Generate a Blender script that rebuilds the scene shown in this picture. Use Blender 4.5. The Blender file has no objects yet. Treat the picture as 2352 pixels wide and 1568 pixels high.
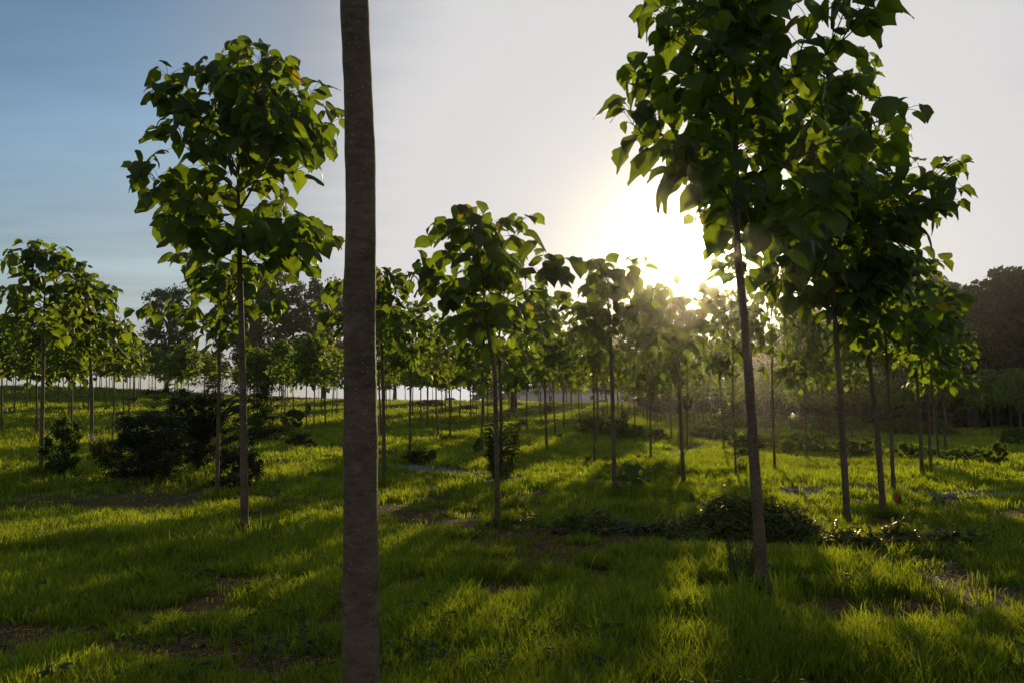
import bpy, math, random
import numpy as np
from mathutils import Vector, Matrix

S = bpy.context.scene
COL = S.collection
R = math.radians

# ------------------------------------------------------------------ camera
FOC = 30.0                      # mm on a 36 mm sensor
PITCH, ROLL, CAMH = 5.0, 0.8, 1.5
FD = FOC / 36.0 * 2352.0        # focal length in pixels of the 2352-wide view of the photograph
cam = bpy.data.cameras.new('camera'); cam.lens = FOC; cam.sensor_width = 36
cam.clip_start = 0.05; cam.clip_end = 3000
camo = bpy.data.objects.new('camera', cam); COL.objects.link(camo)
CM = Matrix.Rotation(R(90 + PITCH), 3, 'X') @ Matrix.Rotation(R(-ROLL), 3, 'Z')
camo.matrix_world = Matrix.Translation((0, 0, CAMH)) @ CM.to_4x4()
S.camera = camo

def ray(px, py):
    """unit direction of the photograph's pixel (2352 x 1568 view)"""
    return (CM @ Vector(((px - 1176) / FD, -(py - 784) / FD, -1))).normalized()

# ------------------------------------------------------------------ sun, sky, exposure
SUN_DIR = ray(1622, 596)
SUN_EL = math.asin(SUN_DIR.z); SUN_AZ = math.atan2(SUN_DIR.x, SUN_DIR.y)
sl = bpy.data.lights.new('sun', 'SUN'); sl.energy = 5.0; sl.angle = R(0.5); sl.color = (1.0, 0.76, 0.42)
so = bpy.data.objects.new('sun', sl); COL.objects.link(so)
so.rotation_euler = SUN_DIR.to_track_quat('Z', 'Y').to_euler(); so.location = (20, 60, 40)

W = bpy.data.worlds.new('World'); S.world = W; W.use_nodes = True
nt = W.node_tree; nt.nodes.clear()
def N(t, **k):
    n = nt.nodes.new(t)
    for a, b in k.items(): setattr(n, a, b)
    return n
def Lk(a, b): nt.links.new(a, b)
def math_(op, a, b=None, clamp=False):
    n = N('ShaderNodeMath', operation=op); n.use_clamp = clamp
    for i, v in enumerate((a, b)):
        if v is None: continue
        if isinstance(v, (int, float)): n.inputs[i].default_value = v
        else: Lk(v, n.inputs[i])
    return n.outputs[0]
sky = N('ShaderNodeTexSky', sky_type='NISHITA', sun_disc=False)
sky.sun_elevation = SUN_EL; sky.sun_rotation = SUN_AZ
sky.air_density = 1.0; sky.dust_density = 0.7; sky.ozone_density = 1.5
tc = N('ShaderNodeTexCoord')
dirn = N('ShaderNodeVectorMath', operation='NORMALIZE'); Lk(tc.outputs['Generated'], dirn.inputs[0])
dot = N('ShaderNodeVectorMath', operation='DOT_PRODUCT'); Lk(dirn.outputs[0], dot.inputs[0]); dot.inputs[1].default_value = SUN_DIR
ang = math_('ARCCOSINE', math_('MINIMUM', dot.outputs['Value'], 1.0))          # angle from the sun, radians
sep = N('ShaderNodeSeparateXYZ'); Lk(dirn.outputs[0], sep.inputs[0])
# thin high cloud: stretched noise on a plane overhead
zc = math_('MAXIMUM', sep.outputs['Z'], 0.05)
cx = math_('DIVIDE', sep.outputs['X'], zc); cy = math_('DIVIDE', sep.outputs['Y'], zc)
cmb = N('ShaderNodeCombineXYZ'); Lk(cx, cmb.inputs[0]); Lk(cy, cmb.inputs[1])
mp = N('ShaderNodeMapping'); Lk(cmb.outputs[0], mp.inputs[0]); mp.inputs['Rotation'].default_value = (0, 0, 0.7); mp.inputs['Scale'].default_value = (0.34, 0.75, 1)
nz = N('ShaderNodeTexNoise'); Lk(mp.outputs[0], nz.inputs['Vector']); nz.inputs['Scale'].default_value = 1.3; nz.inputs['Detail'].default_value = 8; nz.inputs['Roughness'].default_value = 0.6
dz = math_('SUBTRACT', nz.outputs[0], 0.5)
a2 = math_('ADD', ang, math_('MULTIPLY', dz, 0.34))
def ramp(v, lo, hi):
    m = N('ShaderNodeMapRange', interpolation_type='SMOOTHSTEP'); Lk(v, m.inputs[0])
    m.inputs[1].default_value = lo; m.inputs[2].default_value = hi; m.inputs[3].default_value = 1; m.inputs[4].default_value = 0
    return m.outputs[0]
white = ramp(a2, R(20), R(30))                                 # bright thin cloud round the low sun
grey = ramp(a2, R(22), R(41))                                 # thinner veil further out
lowv = ramp(sep.outputs['Z'], 0.0, 0.36)                      # paler towards the horizon
hs = N('ShaderNodeHueSaturation'); Lk(sky.outputs[0], hs.inputs['Color']); hs.inputs['Saturation'].default_value = 1.22
skb = N('ShaderNodeVectorMath', operation='SCALE'); Lk(hs.outputs[0], skb.inputs[0]); skb.inputs['Scale'].default_value = 0.115
def mixc(f, a, col):
    m = N('ShaderNodeMix', data_type='RGBA'); Lk(f, m.inputs[0]); Lk(a, m.inputs[6]); m.inputs[7].default_value = (*col, 1); return m.outputs[2]
k1 = mixc(math_('MULTIPLY', lowv, 0.75), skb.outputs[0], (0.33, 0.36, 0.41))
k2 = mixc(math_('MULTIPLY', grey, 0.85), k1, (0.41, 0.425, 0.46))
k2 = mixc(math_('MULTIPLY', ramp(ang, R(75), R(50)), 0.62), k2, (0.28, 0.285, 0.285))      # grey cloud added over the unseen sky, brightened to lift foreground shade
wis = N('ShaderNodeMapRange'); Lk(nz.outputs[0], wis.inputs[0]); wis.inputs[1].default_value = 0.35; wis.inputs[2].default_value = 0.7; wis.inputs[3].default_value = 0.86; wis.inputs[4].default_value = 1.16
ws = N('ShaderNodeVectorMath', operation='SCALE'); Lk(k2, ws.inputs[0]); Lk(wis.outputs[0], ws.inputs['Scale'])
k3 = mixc(white, ws.outputs[0], (0.70, 0.695, 0.70))
core = math_('MULTIPLY', math_('POWER', ramp(ang, R(0.3), R(4.3)), 1.6), 2.4)
corec = N('ShaderNodeVectorMath', operation='SCALE'); corec.inputs[0].default_value = (1.0, 0.95, 0.82); Lk(core, corec.inputs['Scale'])
addv = N('ShaderNodeVectorMath', operation='ADD'); Lk(k3, addv.inputs[0]); Lk(corec.outputs[0], addv.inputs[1])
bg = N('ShaderNodeBackground'); Lk(addv.outputs[0], bg.inputs[0]); bg.inputs[1].default_value = 1.0
wo = N('ShaderNodeOutputWorld'); Lk(bg.outputs[0], wo.inputs[0])

S.view_settings.view_transform = 'Standard'; S.view_settings.look = 'None'
S.view_settings.exposure = 0.0; S.view_settings.gamma = 1.0; S.view_settings.use_curve_mapping = False
S.render.engine = 'CYCLES'
cy_ = S.cycles
cy_.use_denoising = True; cy_.max_bounces = 6; cy_.diffuse_bounces = 3; cy_.transmission_bounces = 4; cy_.glossy_bounces = 2
cy_.volume_bounces = 0; cy_.use_adaptive_sampling = True; cy_.adaptive_threshold = 0.015
cy_.sample_clamp_indirect = 4.0
S.render.filter_size = 1.3

# ------------------------------------------------------------------ terrain
AZX = np.array([-1600, 0, 300, 600, 900, 1150, 1450, 1600, 1800, 2000, 2352, 3600.])
AZH = np.array([5.0, 5.05, 4.8, 3.9, 3.4, 3.1, 2.6, 1.5, 0.6, 0.0, -0.4, 0.0])
AZA = np.arctan((AZX - 1176) / FD)
def zg(x, y):
    x = np.asarray(x, float); y = np.asarray(y, float)
    d = np.hypot(x, y); az = np.arctan2(x, np.maximum(y, 1e-6))
    az = np.where(y < 0, np.where(x < 0, AZA[0], AZA[-1]), az)
    H = np.interp(az, AZA, AZH)
    t = np.clip((d - 16) / 80.0, 0, 1); t = t ** 1.25 * (1 - 0.12 * np.sin(t * np.pi))
    z = H * t + np.clip(d - 96, 0, 200) * 0.01 * np.clip(H / 3.5, 0, 1.2)
    u = np.clip(d / 12, 0.25, 1)
    z = z + u * (0.045 * np.sin(x * 0.9 + 1.3 + 0.6 * np.sin(y * 0.5)) * np.sin(y * 0.75 + 0.4) + 0.02 * np.sin(x * 2.3 + y * 1.7) + 0.015 * np.sin(y * 3.1 - x))
    far = np.clip((d - 30) / 40, 0, 1)
    z = z + far * 0.12 * np.sin(x * 0.21 + 2) * np.sin(y * 0.33 + 1)
    return z
def zgf(x, y): return float(zg(x, y))
def hit(px, py, dmax=260):
    v = ray(px, py); t = 1.0
    while t < dmax:
        p = Vector((0, 0, CAMH)) + v * t
        if p.z < zgf(p.x, p.y): break
        t += 0.05 + t * 0.004
    return Vector((p.x, p.y, zgf(p.x, p.y)))
def at(px, d):
    """ground point at distance d (along y) under photo column px"""
    v = ray(px, 958); s = d / v.y
    return Vector((v.x * s, d, zgf(v.x * s, d)))
def hgt(base, px, py):
    """height above base at which the sight line of a pixel passes over it"""
    v = ray(px, py); s = math.hypot(base.x, base.y) / math.hypot(v.x, v.y)
    return CAMH + v.z * s - base.z

# ------------------------------------------------------------------ materials
def material(name):
    m = bpy.data.materials.new(name); m.use_nodes = True; t = m.node_tree; t.nodes.clear()
    out = t.nodes.new('ShaderNodeOutputMaterial')
    class H_: pass
    h = H_(); h.t = t; h.m = m; h.out = out
    def n(ty, **k):
        q = t.nodes.new(ty)
        for a, b in k.items(): setattr(q, a, b)
        return q
    h.n = n; h.l = lambda a, b: t.links.new(a, b)
    return h
def rampn(h, fac, stops):
    r = h.n('ShaderNodeValToRGB'); h.l(fac, r.inputs[0])
    e = r.color_ramp.elements
    while len(e) < len(stops): e.new(0.5)
    for q, (p, c) in zip(e, stops): q.position = p; q.color = (*c, 1)
    return r.outputs[0]
def leaf_material(name, front, back, trans=0.5, tint=0.35, rough=0.5, veins=True, hue=(0.30, 0.26, 0.02)):
    h = material(name)
    at_ = h.n('ShaderNodeAttribute'); at_.attribute_name = 'tint'
    def shade(c):
        r = rampn(h, at_.outputs['Fac'], [(0.0, tuple(v * (1 - tint) for v in c)), (0.45, c), (0.9, tuple(min(1, v * (1 + tint * 1.1)) for v in c)), (0.975, (c[0] * 2.3, c[1] * 1.15, c[2] * 0.7))])
        return r
    cf, cb = shade(front), shade(back)
    if veins:
        uv = h.n('ShaderNodeUVMap'); sp = h.n('ShaderNodeSeparateXYZ'); h.l(uv.outputs[0], sp.inputs[0])
        def M(op, a, b=None):
            q = h.n('ShaderNodeMath', operation=op)
            for i, v in enumerate((a, b)):
                if v is None: continue
                if isinstance(v, (int, float)): q.inputs[i].default_value = v
                else: h.l(v, q.inputs[i])
            return q.outputs[0]
        au = M('ABSOLUTE', sp.outputs[0])
        mid = M('LESS_THAN', au, 0.022)
        ph = M('FRACT', M('MULTIPLY', M('SUBTRACT', sp.outputs[1], M('MULTIPLY', au, 0.9)), 5.0))
        side = M('MULTIPLY', M('LESS_THAN', ph, 0.10), 0.6)
        vv = M('MAXIMUM', mid, side)
        def veined(c, k):
            mx = h.n('ShaderNodeMix', data_type='RGBA', blend_type='MIX'); h.l(M('MULTIPLY', vv, k), mx.inputs[0]); h.l(c, mx.inputs[6])
            mx.inputs[7].default_value = (0.10, 0.13, 0.03, 1); return mx.outputs[2]
        cf = veined(cf, 0.45); cb = veined(cb, 0.6)
    p = h.n('ShaderNodeBsdfPrincipled'); h.l(cf, p.inputs['Base Color']); p.inputs['Roughness'].default_value = rough
    p.inputs['Specular IOR Level'].default_value = 0.32
    tr = h.n('ShaderNodeBsdfTranslucent'); h.l(cb, tr.inputs[0])
    mx = h.n('ShaderNodeMixShader'); mx.inputs[0].default_value = trans
    h.l(p.outputs[0], mx.inputs[1]); h.l(tr.outputs[0], mx.inputs[2]); h.l(mx.outputs[0], h.out.inputs[0])
    return h.m
M_LEAF = leaf_material('broad_leaf', (0.042, 0.082, 0.018), (0.22, 0.31, 0.012), 0.54)
M_OAK = leaf_material('oak_leaf', (0.030, 0.050, 0.014), (0.075, 0.11, 0.012), 0.38, veins=False)
M_WOOD = leaf_material('woodland_leaf', (0.018, 0.042, 0.014), (0.040, 0.080, 0.012), 0.30, veins=False)
M_CEDAR = leaf_material('cedar_needle', (0.030, 0.045, 0.015), (0.07, 0.09, 0.010), 0.32, veins=False, rough=0.6)
M_WEED = leaf_material('weed_leaf', (0.035, 0.075, 0.016), (0.15, 0.23, 0.014), 0.45, veins=False, rough=0.62)
M_VINE = leaf_material('vine_leaf', (0.055, 0.085, 0.018), (0.30, 0.32, 0.016), 0.50, veins=False, rough=0.30)
M_GRASS = leaf_material('grass_blade', (0.072, 0.125, 0.020), (0.38, 0.47, 0.016), 0.58, tint=0.55, veins=False, rough=0.55)
M_TALL = leaf_material('tall_grass', (0.050, 0.080, 0.018), (0.14, 0.17, 0.015), 0.4, veins=False)

def bark_material(name, lo, hi, scale=1.0, speck=True):
    h = material(name)
    tc = h.n('ShaderNodeTexCoord')
    mp = h.n('ShaderNodeMapping'); h.l(tc.outputs['Object'], mp.inputs[0]); mp.inputs['Scale'].default_value = (14 * scale, 14 * scale, 34 * scale)
    n1 = h.n('ShaderNodeTexNoise'); h.l(mp.outputs[0], n1.inputs[0]); n1.inputs['Scale'].default_value = 1.6; n1.inputs['Detail'].default_value = 8; n1.inputs['Roughness'].default_value = 0.65
    n2 = h.n('ShaderNodeTexNoise'); h.l(tc.outputs['Object'], n2.inputs[0]); n2.inputs['Scale'].default_value = 4; n2.inputs['Detail'].default_value = 5
    mixn = h.n('ShaderNodeMath', operation='ADD'); h.l(n1.outputs[0], mixn.inputs[0]); h.l(n2.outputs[0], mixn.inputs[1])
    hv = h.n('ShaderNodeMath', operation='MULTIPLY'); h.l(mixn.outputs[0], hv.inputs[0]); hv.inputs[1].default_value = 0.5
    c = rampn(h, hv.outputs[0], [(0.40, lo), (0.50, tuple((p_ + q_) / 2 for p_, q_ in zip(lo, hi))), (0.60, hi)])
    if speck:      # pale lenticels and lichen spots
        v = h.n('ShaderNodeTexVoronoi'); mp2 = h.n('ShaderNodeMapping'); h.l(tc.outputs['Object'], mp2.inputs[0]); mp2.inputs['Scale'].default_value = (55, 55, 80)
        h.l(mp2.outputs[0], v.inputs['Vector']); v.inputs['Scale'].default_value = 1.0
        sp = h.n('ShaderNodeMapRange'); h.l(v.outputs['Distance'], sp.inputs[0]); sp.inputs[1].default_value = 0.13; sp.inputs[2].default_value = 0.24; sp.inputs[3].default_value = 1; sp.inputs[4].default_value = 0
        v2 = h.n('ShaderNodeMath', operation='GREATER_THAN'); h.l(v.outputs['Color'], v2.inputs[0]); v2.inputs[1].default_value = 0.52
        mm = h.n('ShaderNodeMath', operation='MULTIPLY'); h.l(sp.outputs[0], mm.inputs[0]); h.l(v2.outputs[0], mm.inputs[1])
        n3 = h.n('ShaderNodeTexNoise'); h.l(tc.outputs['Object'], n3.inputs[0]); n3.inputs['Scale'].default_value = 9; n3.inputs['Detail'].default_value = 6
        li = h.n('ShaderNodeMapRange'); h.l(n3.outputs[0], li.inputs[0]); li.inputs[1].default_value = 0.62; li.inputs[2].default_value = 0.72
        li.inputs[4].default_value = 0.5
        mx0 = h.n('ShaderNodeMath', operation='MAXIMUM'); h.l(mm.outputs[0], mx0.inputs[0]); h.l(li.outputs[0], mx0.inputs[1])
        mm2 = h.n('ShaderNodeMath', operation='MULTIPLY'); h.l(mx0.outputs[0], mm2.inputs[0]); mm2.inputs[1].default_value = 0.55
        mx = h.n('ShaderNodeMix', data_type='RGBA'); h.l(mm2.outputs[0], mx.inputs[0]); h.l(c, mx.inputs[6]); mx.inputs[7].default_value = (0.36, 0.31, 0.25, 1)
        c = mx.outputs[2]
    p = h.n('ShaderNodeBsdfPrincipled'); h.l(c, p.inputs['Base Color']); p.inputs['Roughness'].default_value = 0.8; p.inputs['Specular IOR Level'].default_value = 0.25
    b = h.n('ShaderNodeBump'); h.l(hv.outputs[0], b.inputs['Height']); b.inputs['Strength'].default_value = 0.55; b.inputs['Distance'].default_value = 0.012
    h.l(b.outputs[0], p.inputs['Normal']); h.l(p.outputs[0], h.out.inputs[0])
    return h.m
M_BARK = bark_material('smooth_bark', (0.085, 0.058, 0.034), (0.200, 0.142, 0.090))
M_OAKBARK = bark_material('rough_bark', (0.05, 0.04, 0.03), (0.13, 0.10, 0.08), 0.4, False)
M_TWIG = bark_material('green_brown_twig', (0.07, 0.075, 0.03), (0.15, 0.13, 0.06), 1.0, False)

def plain(name, c, rough=0.7, c2=None, scale=8.0, metal=0.0, bump=0.0):
    h = material(name)
    p = h.n('ShaderNodeBsdfPrincipled'); p.inputs['Roughness'].default_value = rough; p.inputs['Metallic'].default_value = metal
    tc = h.n('ShaderNodeTexCoord'); nn = h.n('ShaderNodeTexNoise'); h.l(tc.outputs['Object'], nn.inputs[0]); nn.inputs['Scale'].default_value = scale; nn.inputs['Detail'].default_value = 6
    h.l(rampn(h, nn.outputs[0], [(0.35, c), (0.68, c2 or tuple(v * 0.75 for v in c))]), p.inputs['Base Color'])
    if bump:
        b = h.n('ShaderNodeBump'); h.l(nn.outputs[0], b.inputs['Height']); b.inputs['Strength'].default_value = bump; h.l(b.outputs[0], p.inputs['Normal'])
    h.l(p.outputs[0], h.out.inputs[0]); return h.m

# ground: soil and litter close by, turf tones further out
h = material('turf_and_soil')
tc = h.n('ShaderNodeTexCoord')
def gn(scale, det=6, vec=None):
    q = h.n('ShaderNodeTexNoise'); h.l(vec or tc.outputs['Object'], q.inputs[0]); q.inputs['Scale'].default_value = scale; q.inputs['Detail'].default_value = det; q.inputs['Roughness'].default_value = 0.65
    return q.outputs[0]
soil = rampn(h, gn(9, 9), [(0.30, (0.06, 0.034, 0.017)), (0.5, (0.14, 0.080, 0.038)), (0.72, (0.24, 0.145, 0.07))])
turf = rampn(h, gn(3.5, 9), [(0.3, (0.030, 0.052, 0.010)), (0.55, (0.060, 0.095, 0.014)), (0.75, (0.110, 0.125, 0.022))])
big = gn(0.35, 5)
mr = h.n('ShaderNodeMapRange'); h.l(big, mr.inputs[0]); mr.inputs[1].default_value = 0.62; mr.inputs[2].default_value = 0.74
geo = h.n('ShaderNodeVectorMath', operation='LENGTH'); h.l(tc.outputs['Object'], geo.inputs[0])
nearm = h.n('ShaderNodeMapRange'); h.l(geo.outputs['Value'], nearm.inputs[0]); nearm.inputs[1].default_value = 10; nearm.inputs[2].default_value = 24; nearm.inputs[3].default_value = 1; nearm.inputs[4].default_value = 0
mxx = h.n('ShaderNodeMath', operation='MAXIMUM'); h.l(mr.outputs[0], mxx.inputs[0]); h.l(nearm.outputs[0], mxx.inputs[1])
mx = h.n('ShaderNodeMix', data_type='RGBA'); h.l(mxx.outputs[0], mx.inputs[0]); h.l(turf, mx.inputs[6]); h.l(soil, mx.inputs[7])
p = h.n('ShaderNodeBsdfPrincipled'); h.l(mx.outputs[2], p.inputs['Base Color']); p.inputs['Roughness'].default_value = 0.95; p.inputs['Specular IOR Level'].default_value = 0.1
b = h.n('ShaderNodeBump'); h.l(gn(22, 8), b.inputs['Height']); b.inputs['Strength'].default_value = 0.9; b.inputs['Distance'].default_value = 0.06; h.l(b.outputs[0], p.inputs['Normal'])
h.l(p.outputs[0], h.out.inputs[0]); M_GROUND = h.m

# ------------------------------------------------------------------ mesh helpers
class Buf:
    """vertices, polygons, uv and a per-vertex tint gathered as arrays and linked as ONE mesh"""
    def __init__(s): s.v = []; s.f = {}; s.t = []; s.uv = []; s.n = 0; s.order = []
    def add(s, v, faces, mat=0, tint=0.45, uv=None):
        v = np.asarray(v, np.float32).reshape(-1, 3); k = len(v)
        s.v.append(v); s.t.append(np.broadcast_to(np.asarray(tint, np.float32), (k,)))
        s.uv.append(np.zeros((k, 2), np.float32) if uv is None else np.asarray(uv, np.float32))
        for fa in faces:
            fa = np.asarray(fa, np.int64)
            s.order.append((fa + s.n, mat))
        s.n += k
    def mesh(s, name, mats, smooth=True):
        me = bpy.data.meshes.new(name)
        V = np.concatenate(s.v); me.vertices.add(len(V)); me.vertices.foreach_set('co', V.ravel())
        loops = np.concatenate([a.ravel() for a, m in s.order])
        tot = np.concatenate([np.full(len(a), a.shape[1]) for a, m in s.order])
        mi = np.concatenate([np.full(len(a), m) for a, m in s.order])
        st = np.concatenate([[0], np.cumsum(tot)[:-1]])
        me.loops.add(len(loops)); me.loops.foreach_set('vertex_index', loops.astype(np.int32))
        me.polygons.add(len(tot)); me.polygons.foreach_set('loop_start', st.astype(np.int32))
        me.polygons.foreach_set('material_index', mi.astype(np.int32))
        if smooth: me.polygons.foreach_set('use_smooth', np.ones(len(tot), bool))
        for m in mats: me.materials.append(m)
        me.update(calc_edges=True)
        at_ = me.attributes.new('tint', 'FLOAT', 'POINT'); at_.data.foreach_set('value', np.concatenate(s.t).astype(np.float32))
        uvl = me.uv_layers.new(name='UVMap'); UV = np.concatenate(s.uv)
        uvl.data.foreach_set('uv', UV[loops].astype(np.float32).ravel())
        return me

def tube(buf, pts, rad, sides=8, mat=0, cap=True, tint=0.45, disp=None):
    pts = np.asarray(pts, float); rad = np.broadcast_to(np.asarray(rad, float), (len(pts),))
    n = len(pts); tan = np.gradient(pts, axis=0); tan /= np.linalg.norm(tan, axis=1)[:, None] + 1e-9
    ref = np.array([1., 0, 0]) if abs(tan[0][0]) < 0.8 else np.array([0, 1., 0])
    V = []
    for i in range(n):
        a = np.cross(tan[i], ref); a /= np.linalg.norm(a); b_ = np.cross(tan[i], a); ref = np.cross(a, tan[i])
        th = np.arange(sides) * 2 * np.pi / sides
        rr_ = rad[i] * (1 + (disp(pts[i][2], th) if disp else 0 * th))
        V.append(pts[i] + rr_[:, None] * (np.cos(th)[:, None] * a + np.sin(th)[:, None] * b_))
    V = np.concatenate(V)
    i0 = np.arange(n - 1)[:, None] * sides; j = np.arange(sides)[None]; k = (j + 1) % sides
    F = np.stack([i0 + j, i0 + k, i0 + sides + k, i0 + sides + j], -1).reshape(-1, 4)
    fs = [F[:, ::-1]]
    if cap: fs.append(np.array([[(n - 1) * sides + q for q in range(sides)]])[:, ::-1])
    buf.add(V, fs, mat, tint)

def link(name, me, parent=None, loc=None):
    o = bpy.data.objects.new(name, me); COL.objects.link(o)
    if parent: o.parent = parent
    if loc is not None: o.location = loc
    return o
def tag(o, label=None, cat=None, group=None, kind=None):
    for k, v in (('label', label), ('category', cat), ('group', group), ('kind', kind)):
        if v: o[k] = v
    return o
def root(name, loc, label, cat, group=None, rz=0.0, sc=1.0):
    o = bpy.data.objects.new(name, None); COL.objects.link(o); o.empty_display_size = 0.3
    o.location = loc; o.rotation_euler = (0, 0, rz); o.scale = (sc, sc, sc) if isinstance(sc, (int, float)) else sc
    return tag(o, label, cat, group)

# ------------------------------------------------------------------ ground sheet
def ground_sheet():
    u = np.linspace(-1, 1, 361); x = 330 * np.sign(u) * (np.abs(u) ** 2.6)
    v = np.linspace(0, 1, 361); y = -40 + 370 * (v ** 1.0)
    v2 = np.linspace(-0.46, 1, 420); y = 330 * np.sign(v2) * (np.abs(v2) ** 2.4)
    X, Y = np.meshgrid(x, y, indexing='ij'); Z = zg(X, Y)
    V = np.stack([X, Y, Z], -1).reshape(-1, 3); ny = len(y)
    i, j = np.meshgrid(np.arange(len(x) - 1), np.arange(ny - 1), indexing='ij')
    a = (i * ny + j).ravel(); F = np.stack([a, a + ny, a + ny + 1, a + 1], -1)
    b = Buf(); b.add(V, [F]); return b.mesh('ground', [M_GROUND])
tag(link('ground', ground_sheet()), kind='structure')

# gravel path showing through the grass
PATH_PX = [(875, 1071), (890, 1072), (980, 1079), (1075, 1088), (1190, 1097), (1330, 1104), (1560, 1115), (1760, 1123), (1960, 1129), (2200, 1136), (2352, 1140), (2700, 1150)]
PATH = np.array([hit(*q)[:2] for q in PATH_PX])
PATH_S = np.concatenate([[0], np.cumsum(np.hypot(*np.diff(PATH, axis=0).T))])
def path_dist(x, y):
    d = np.full(np.shape(x), 1e9)
    for a, c in zip(PATH[:-1], PATH[1:]):
        ab = c - a; t = np.clip(((x - a[0]) * ab[0] + (y - a[1]) * ab[1]) / (ab @ ab), 0, 1)
        d = np.minimum(d, np.hypot(x - a[0] - t * ab[0], y - a[1] - t * ab[1]))
    return d
def path_mesh():
    s = np.linspace(0, PATH_S[-1], 300); P = np.stack([np.interp(s, PATH_S, PATH[:, k]) for k in (0, 1)], -1)
    T = np.gradient(P, axis=0); T /= np.linalg.norm(T, axis=1)[:, None]; Nn = np.stack([-T[:, 1], T[:, 0]], -1)
    w = 0.32 + 0.10 * np.sin(s * 1.1) + 0.08 * np.sin(s * 2.7 + 1)
    V = []
    for k in (-1, -0.5, 0, 0.5, 1):
        q = P + Nn * (w * k)[:, None]; V.append(np.c_[q, zg(q[:, 0], q[:, 1]) + (0.02 if abs(k) < 0.9 else -0.01)])
    V = np.stack(V, 1).reshape(-1, 3); i, j = np.meshgrid(np.arange(299), np.arange(4), indexing='ij'); a = (i * 5 + j).ravel()
    b = Buf(); b.add(V, [np.stack([a, a + 1, a + 6, a + 5], -1)])
    # loose stones lying on it
    rg = np.random.default_rng(4); k = 7000; si = rg.uniform(0, PATH_S[-1], k); cp = np.stack([np.interp(si, PATH_S, PATH[:, q]) for q in (0, 1)], -1) + rg.normal(0, 0.27, (k, 2))
    r = rg.uniform(0.012, 0.032, k)
    oc = np.array([[1, 0, 0], [0, 1, 0], [-1, 0, 0], [0, -1, 0], [0, 0, 0.8]], float)
    V = oc[None] * (r[:, None, None] * rg.uniform(0.7, 1.3, (k, 5, 1))); V[:, :, :2] += cp[:, None]; V[:, :, 2] += (zg(cp[:, 0], cp[:, 1]) + 0.022)[:, None]
    F = np.array([[0, 1, 4], [1, 2, 4], [2, 3, 4], [3, 0, 4]])[None] + (np.arange(k) * 5)[:, None, None]
    b.add(V.reshape(-1, 3), [F.reshape(-1, 3)])
    return b.mesh('gravel_path', [plain('gravel', (0.27, 0.26, 0.245), 0.85, (0.11, 0.105, 0.10), 26, bump=0.6)], False)
tag(link('gravel_path', path_mesh()), kind='structure')

# ------------------------------------------------------------------ broad leaves
def leaf_template(rg, fold, droop, curl, rows=6):
    t = np.array([0.0, 0.06, 0.16, 0.29, 0.41, 0.51, 0.62, 0.74, 0.87, 1.0])
    w = np.array([0.12, 0.34, 0.44, 0.475, 0.475, 0.45, 0.37, 0.25, 0.115, 0.0]) * 0.97
    if fold > 0.15: w = w + np.array([0, 0, 0, -.01, -.015, .03, -.03, -.03, -.015, 0])
    back = np.array([-0.15, -0.14, -0.10, -0.04, 0.0, 0.03, 0.02, 0.01, 0.0, 0.0]); n = len(t)
    w = w * (1 + rg.normal(0, 0.05, n)); back = back + rg.normal(0, 0.01, n); ph = rg.uniform(0, 6, 2)
    V, UV = [], []
    for i in range(n):
        for k in (-1, -0.5, 0, 0.5, 1):
            x = w[i] * k; y = t[i] + back[i] * abs(k) ** 1.5
            z = abs(x) * math.tan(fold) - droop * y * y * 0.5 - curl * (abs(k) ** 3) * 0.10 + 0.03 * math.sin(y * 9 + ph[0]) * k * k + 0.02 * math.sin(y * 5 + ph[1]) * k
            V.append((x, y - 0.0, z)); UV.append((x, y))
    V = np.array(V); a = np.array([[i * 5 + j, i * 5 + j + 1, i * 5 + j + 6, i * 5 + j + 5] for i in range(n - 1) for j in range(4)])
    return V, a, np.array(UV)
_rg = np.random.default_rng(11)
TEMPL = [leaf_template(_rg, f, d, c) for f, d, c in ((0.1, 0.5, 0.6), (0.30, 0.8, 1.0), (0.42, 1.0, 0.8), (-0.12, 0.7, 1.4), (0.18, 1.2, 1.2), (0.5, 0.6, 0.5), (0.02, 0.5, 1.8), (-0.25, 0.9, 0.8), (0.12, 1.5, 0.9), (0.25, 0.3, 1.5))]
def put_leaves(buf, pos, dirs, nrm, size, rg, mat=0, tint=None, narrow=1.0):
    """pos, dirs (midrib), nrm (roughly up), size arrays"""
    dirs = dirs / (np.linalg.norm(dirs, axis=1)[:, None] + 1e-9)
    x = np.cross(dirs, nrm); x /= np.linalg.norm(x, axis=1)[:, None] + 1e-9; z = np.cross(x, dirs)
    which = rg.integers(0, len(TEMPL), len(pos))
    if tint is None: tint = rg.uniform(0, 0.89, len(pos)); tint = np.where(rg.random(len(pos)) < 0.005, 1.0, tint)
    for k in range(len(TEMPL)):
        m = which == k
        if not m.any(): continue
        T, F, UV = TEMPL[k]; c = int(m.sum())
        V = pos[m][:, None] + size[m][:, None, None] * (T[None, :, 0:1] * narrow * x[m][:, None] + T[None, :, 1:2] * dirs[m][:, None] + T[None, :, 2:3] * z[m][:, None])
        FF = (F[None] + (np.arange(c) * len(T))[:, None, None]).reshape(-1, 4)
        buf.add(V.reshape(-1, 3), [FF], mat, np.repeat(tint[m], len(T)), np.tile(UV, (c, 1)))

def unit(v): return v / (np.linalg.norm(v) + 1e-9)

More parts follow.
